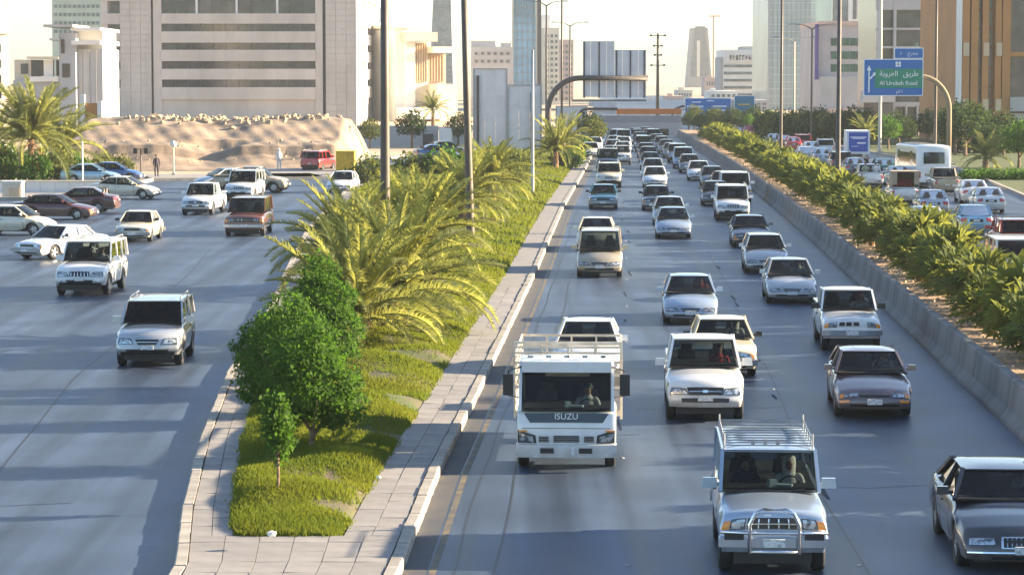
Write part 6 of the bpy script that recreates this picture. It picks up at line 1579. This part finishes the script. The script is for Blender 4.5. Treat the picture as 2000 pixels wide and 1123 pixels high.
V('sedan', 222, 354, 'blue', 'bright blue sedan behind the cream crossing sedan', heading=math.radians(0), far=True, at_tyre=False)

haze = MB(); haze.bx(-700, 900, -60, 2100, -1.03, 420)
hm = bpy.data.materials.new('haze'); hm.use_nodes = True; hn = hm.node_tree; hn.nodes.clear(); ho = hn.nodes.new('ShaderNodeOutputMaterial'); hv = hn.nodes.new('ShaderNodeVolumePrincipled')
hv.inputs['Color'].default_value = (.84, .92, 1, 1); hv.inputs['Density'].default_value = .00012; hv.inputs['Anisotropy'].default_value = .2; hn.links.new(hv.outputs[0], ho.inputs['Volume'])
stuff(haze.build('haze', hm), 'thin warm evening haze hanging over the city and the road', 'haze')
# ================================================================ people
def skin_mesh(name, verts, edges, radii, mats, pick, lv=1):
    me = bpy.data.meshes.new('t'); me.from_pydata(verts, edges, []); ob = bpy.data.objects.new('t', me)
    def f(o):
        m = o.modifiers.new('s', 'SKIN'); m.use_smooth_shade = True
        for i, rr in enumerate(radii): me.skin_vertices[0].data[i].radius = (rr, rr)
        me.skin_vertices[0].data[0].use_root = True
        m2 = o.modifiers.new('b', 'SUBSURF'); m2.levels = lv
    COL.objects.link(ob); m = ob.modifiers.new('s', 'SKIN'); m.use_smooth_shade = True
    for i, rr in enumerate(radii): me.skin_vertices[0].data[i].radius = (rr, rr)
    me.skin_vertices[0].data[0].use_root = True
    m2 = ob.modifiers.new('b', 'SUBSURF'); m2.levels = lv; bpy.context.view_layer.update()
    out = bpy.data.meshes.new_from_object(ob.evaluated_get(bpy.context.evaluated_depsgraph_get())); bpy.data.objects.remove(ob)
    out.materials.clear(); [out.materials.append(m_) for m_ in mats]
    for p in out.polygons: p.material_index = pick(p.center); p.use_smooth = True
    out.name = name; return out
def person_mesh(pose, cloth):
    v = []; e = []; rd = []
    def add(p, rr, par=None):
        v.append(p); rd.append(rr)
        if par is not None: e.append((par, len(v) - 1))
        return len(v) - 1
    if pose == 'sit':   # origin at the seat surface, facing -Y
        pel = add((0, 0, .1), .16); ch = add((0, .04, .38), .165, pel); sh = add((0, .03, .50), .12, ch); nk = add((0, .02, .58), .055, sh); hd_ = add((0, 0, .68), .088, nk); tp_ = add((0, .01, .77), .085, hd_); ns = add((0, -.085, .69), .02, hd_)
        for s in (-1, 1):
            so = add((s * .19, .03, .48), .065, sh); el = add((s * .24, -.12, .26), .048, so); wr = add((s * .15, -.36, .32), .034, el); pa = add((s * .14, -.42, .35), .036, wr)
            for k in range(4): f1 = add((s * (.12 + .018 * k), -.46, .37 + .004 * k), .010, pa); add((s * (.12 + .018 * k), -.47, .345), .008, f1)
            t1 = add((s * .105, -.42, .375), .011, pa); add((s * .09, -.44, .39), .009, t1)
            hp = add((s * .1, -.05, .06), .1, pel); kn = add((s * .13, -.45, .1), .075, hp); an = add((s * .13, -.6, -.3), .05, kn); add((s * .13, -.72, -.34), .045, an)
        zc_ = .60; zh = lambda c: c.z > zc_ or (c.y < -.37 and c.z > .28)
    else:
        pel = add((0, 0, .95), .15); ch = add((0, 0, 1.22), .16, pel); sh = add((0, 0, 1.38), .12, ch); nk = add((0, 0, 1.47), .055, sh); hd_ = add((0, -.01, 1.58), .09, nk); tp_ = add((0, 0, 1.67), .086, hd_); add((0, -.09, 1.58), .02, hd_)
        for s in (-1, 1):
            so = add((s * .19, 0, 1.36), .062, sh); el = add((s * .25, .02, 1.08), .046, so); wr = add((s * .26, -.05, .85), .034, el); pa = add((s * .26, -.07, .78), .036, wr)
            for k in range(4): f1 = add((s * .26, -.105 + .022 * k, .72), .010, pa); add((s * .255, -.10 + .022 * k, .68), .008, f1)
            t1 = add((s * .235, -.11, .76), .011, pa); add((s * .23, -.125, .73), .009, t1)
            hp = add((s * .09, 0, .88), .10, pel); kn = add((s * .11, -.02 * s, .48), .08, hp); an = add((s * .11, .02 * s, .1), .06, kn); add((s * .12, -.12 + .02 * s, .05), .04, an)
        zh = lambda c: c.z > 1.49 or (abs(c.x) > .2 and c.z < .83 and c.z > .6)
    return skin_mesh('person', v, e, rd, [cloth, SKIN], lambda c: 1 if zh(c) else 0)
PM = {}
def person(pose, cloth, loc, rz, label, scarf=None, par=None):
    key = (pose, cloth.name)
    if key not in PM: PM[key] = person_mesh(pose, cloth)
    o = link('person', PM[key], None, loc, rz); tag(o, label, 'person')
    z = .70 if pose == 'sit' else 1.6
    mb = MB(); hz = .005 if pose == 'sit' else 0
    if scarf: mb.lathe([(.105, -.16), (.115, 0), (.105, .09), (.06, .13), (0, .14)], 12, 'z', (0, .078, z)); mb.build('headscarf', scarf, o, smooth=True)
    else: mb.lathe([(.095, .0), (.1, .06), (.07, .11), (0, .125)], 12, 'z', (0, .025, z)); mb.build('hair', HAIR, o, smooth=True)
    em = MB()
    for s in (-1, 1): em.box((s * .033, -.083 if pose == 'sit' else -.093, z - .005), (.022, .012, .01))
    em.box((0, -.08 if pose == 'sit' else -.09, z - .06), (.045, .014, .01)); em.build('eyes_and_mouth', HAIR, o)
    return o
def driver(lab, cloth, label, seat=1, scarf=None, row=0):
    for c in COL.objects:
        if c.get('label') == lab:
            S = SPEC[c['_k']]; L_ = S['L']; s1 = S['ws'][1]; T_ = interp(S['top'], s1)
            q = s1 + (.42 if S['kind'] != 'truck' else .55) + row * .8; z = T_ - .38
            p = Vector((seat * S['W'] * .21, q + .0 - L_ / 2, z)); M = Matrix.Translation(c.location) @ Matrix.Rotation(c.rotation_euler.z, 4, 'Z')
            w = M @ p; person('sit', cloth, w, c.rotation_euler.z, label, scarf)
driver('white flatbed truck with tall stake rack in the left lane', CLOTH_W, 'truck driver in a pale shirt gripping the steering wheel')
driver('shiny white pickup with black grille in the middle lane', CLOTH_R, 'driver in red at the wheel of the shiny white pickup')
driver('dark bronze sedan with amber corner lamps in the right lane', CLOTH_W, 'driver in a pale shirt inside the dark bronze sedan')
driver('boxy silver blue off road car with bull bar and roof rack in front', CLOTH_W, 'driver in a pale shirt inside the boxy off road car', scarf=CLOTH_W)
driver('boxy silver blue off road car with bull bar and roof rack in front', CLOTH_D, 'dark dressed passenger in the boxy off road car', seat=-1)
driver('beige sedan half hidden behind the white pickup', CLOTH_W, 'driver in white inside the beige sedan', scarf=CLOTH_W)
driver('old white pickup with three dark grille slots near the barrier', CLOTH_W, 'driver in white inside the old white pickup', scarf=CLOTH_R)
driver('silver sedan with black slot grille following the white pickup', CLOTH_W, 'driver in white inside the silver sedan with slot grille')
driver('silver blue sedan in the middle lane ahead of the beige one', CLOTH_R, 'driver in a reddish top inside the nearer silver blue sedan')
driver('white off road car with barred grille turning on the left road', CLOTH_W, 'driver in white inside the white off road car on the left road')
driver('silver blue sedan in the middle lane, ahead of a dark sedan', CLOTH_W, 'driver in white inside the farther silver blue sedan')
driver('near black sedan with chrome grille cut by the right edge in front', CLOTH_W, 'driver in a pale shirt inside the near black sedan with chrome grille')
person('stand', CLOTH_W, G(545, 331, .16) , .3, 'person in a long white robe standing on the far pavement', scarf=CLOTH_W)
person('stand', CLOTH_D, G(306, 346, .16), .5, 'dark dressed person standing near the globe lamp')
for k, (dx, dy, cl, lb) in enumerate([(-.35, 1.2, CLOTH_W, 'white dressed person sitting left in the open pickup bed'), (.35, 1.3, CLOTH_G, 'green dressed person sitting right in the open pickup bed')]):
    for c in COL.objects:
        if c.get('label') == 'white open pickup with people in its bed':
            w = Matrix.Translation(c.location) @ Matrix.Rotation(c.rotation_euler.z, 4, 'Z') @ Vector((dx, dy, 1.0)); person('sit', cl, w, c.rotation_euler.z + math.pi * k, lb)
# things on the dashboards
for lab, dx, sc in (('white flatbed truck with tall stake rack in the left lane', .02, 1), ('boxy silver blue off road car with bull bar and roof rack in front', .05, 1.1)):
    for c in COL.objects:
        if c.get('label') == lab:
            S = SPEC[c['_k']]; q = S['ws'][0] + .25 - S['L'] / 2; M = Matrix.Translation(c.location) @ Matrix.Rotation(c.rotation_euler.z, 4, 'Z')
            mb = MB(); mb.box((0, 0, .05), (.14 * sc, .16, .12), .3, .7); mb.box((.16, 0, .02), (.3 * sc, .15, .03), -.2)
            o = mb.build('tissue_box', PAPER); o.location = M @ Vector((dx, q, interp(S['top'], S['ws'][0]) + .04)); o.rotation_euler.z = c.rotation_euler.z
            tag(o, 'pale blue tissues lying on the dashboard of the %s' % ('flatbed truck' if 'truck' in lab else 'boxy off road car'), 'tissue box')
for c in list(COL.objects):
    if '_k' in c.keys(): del c['_k']
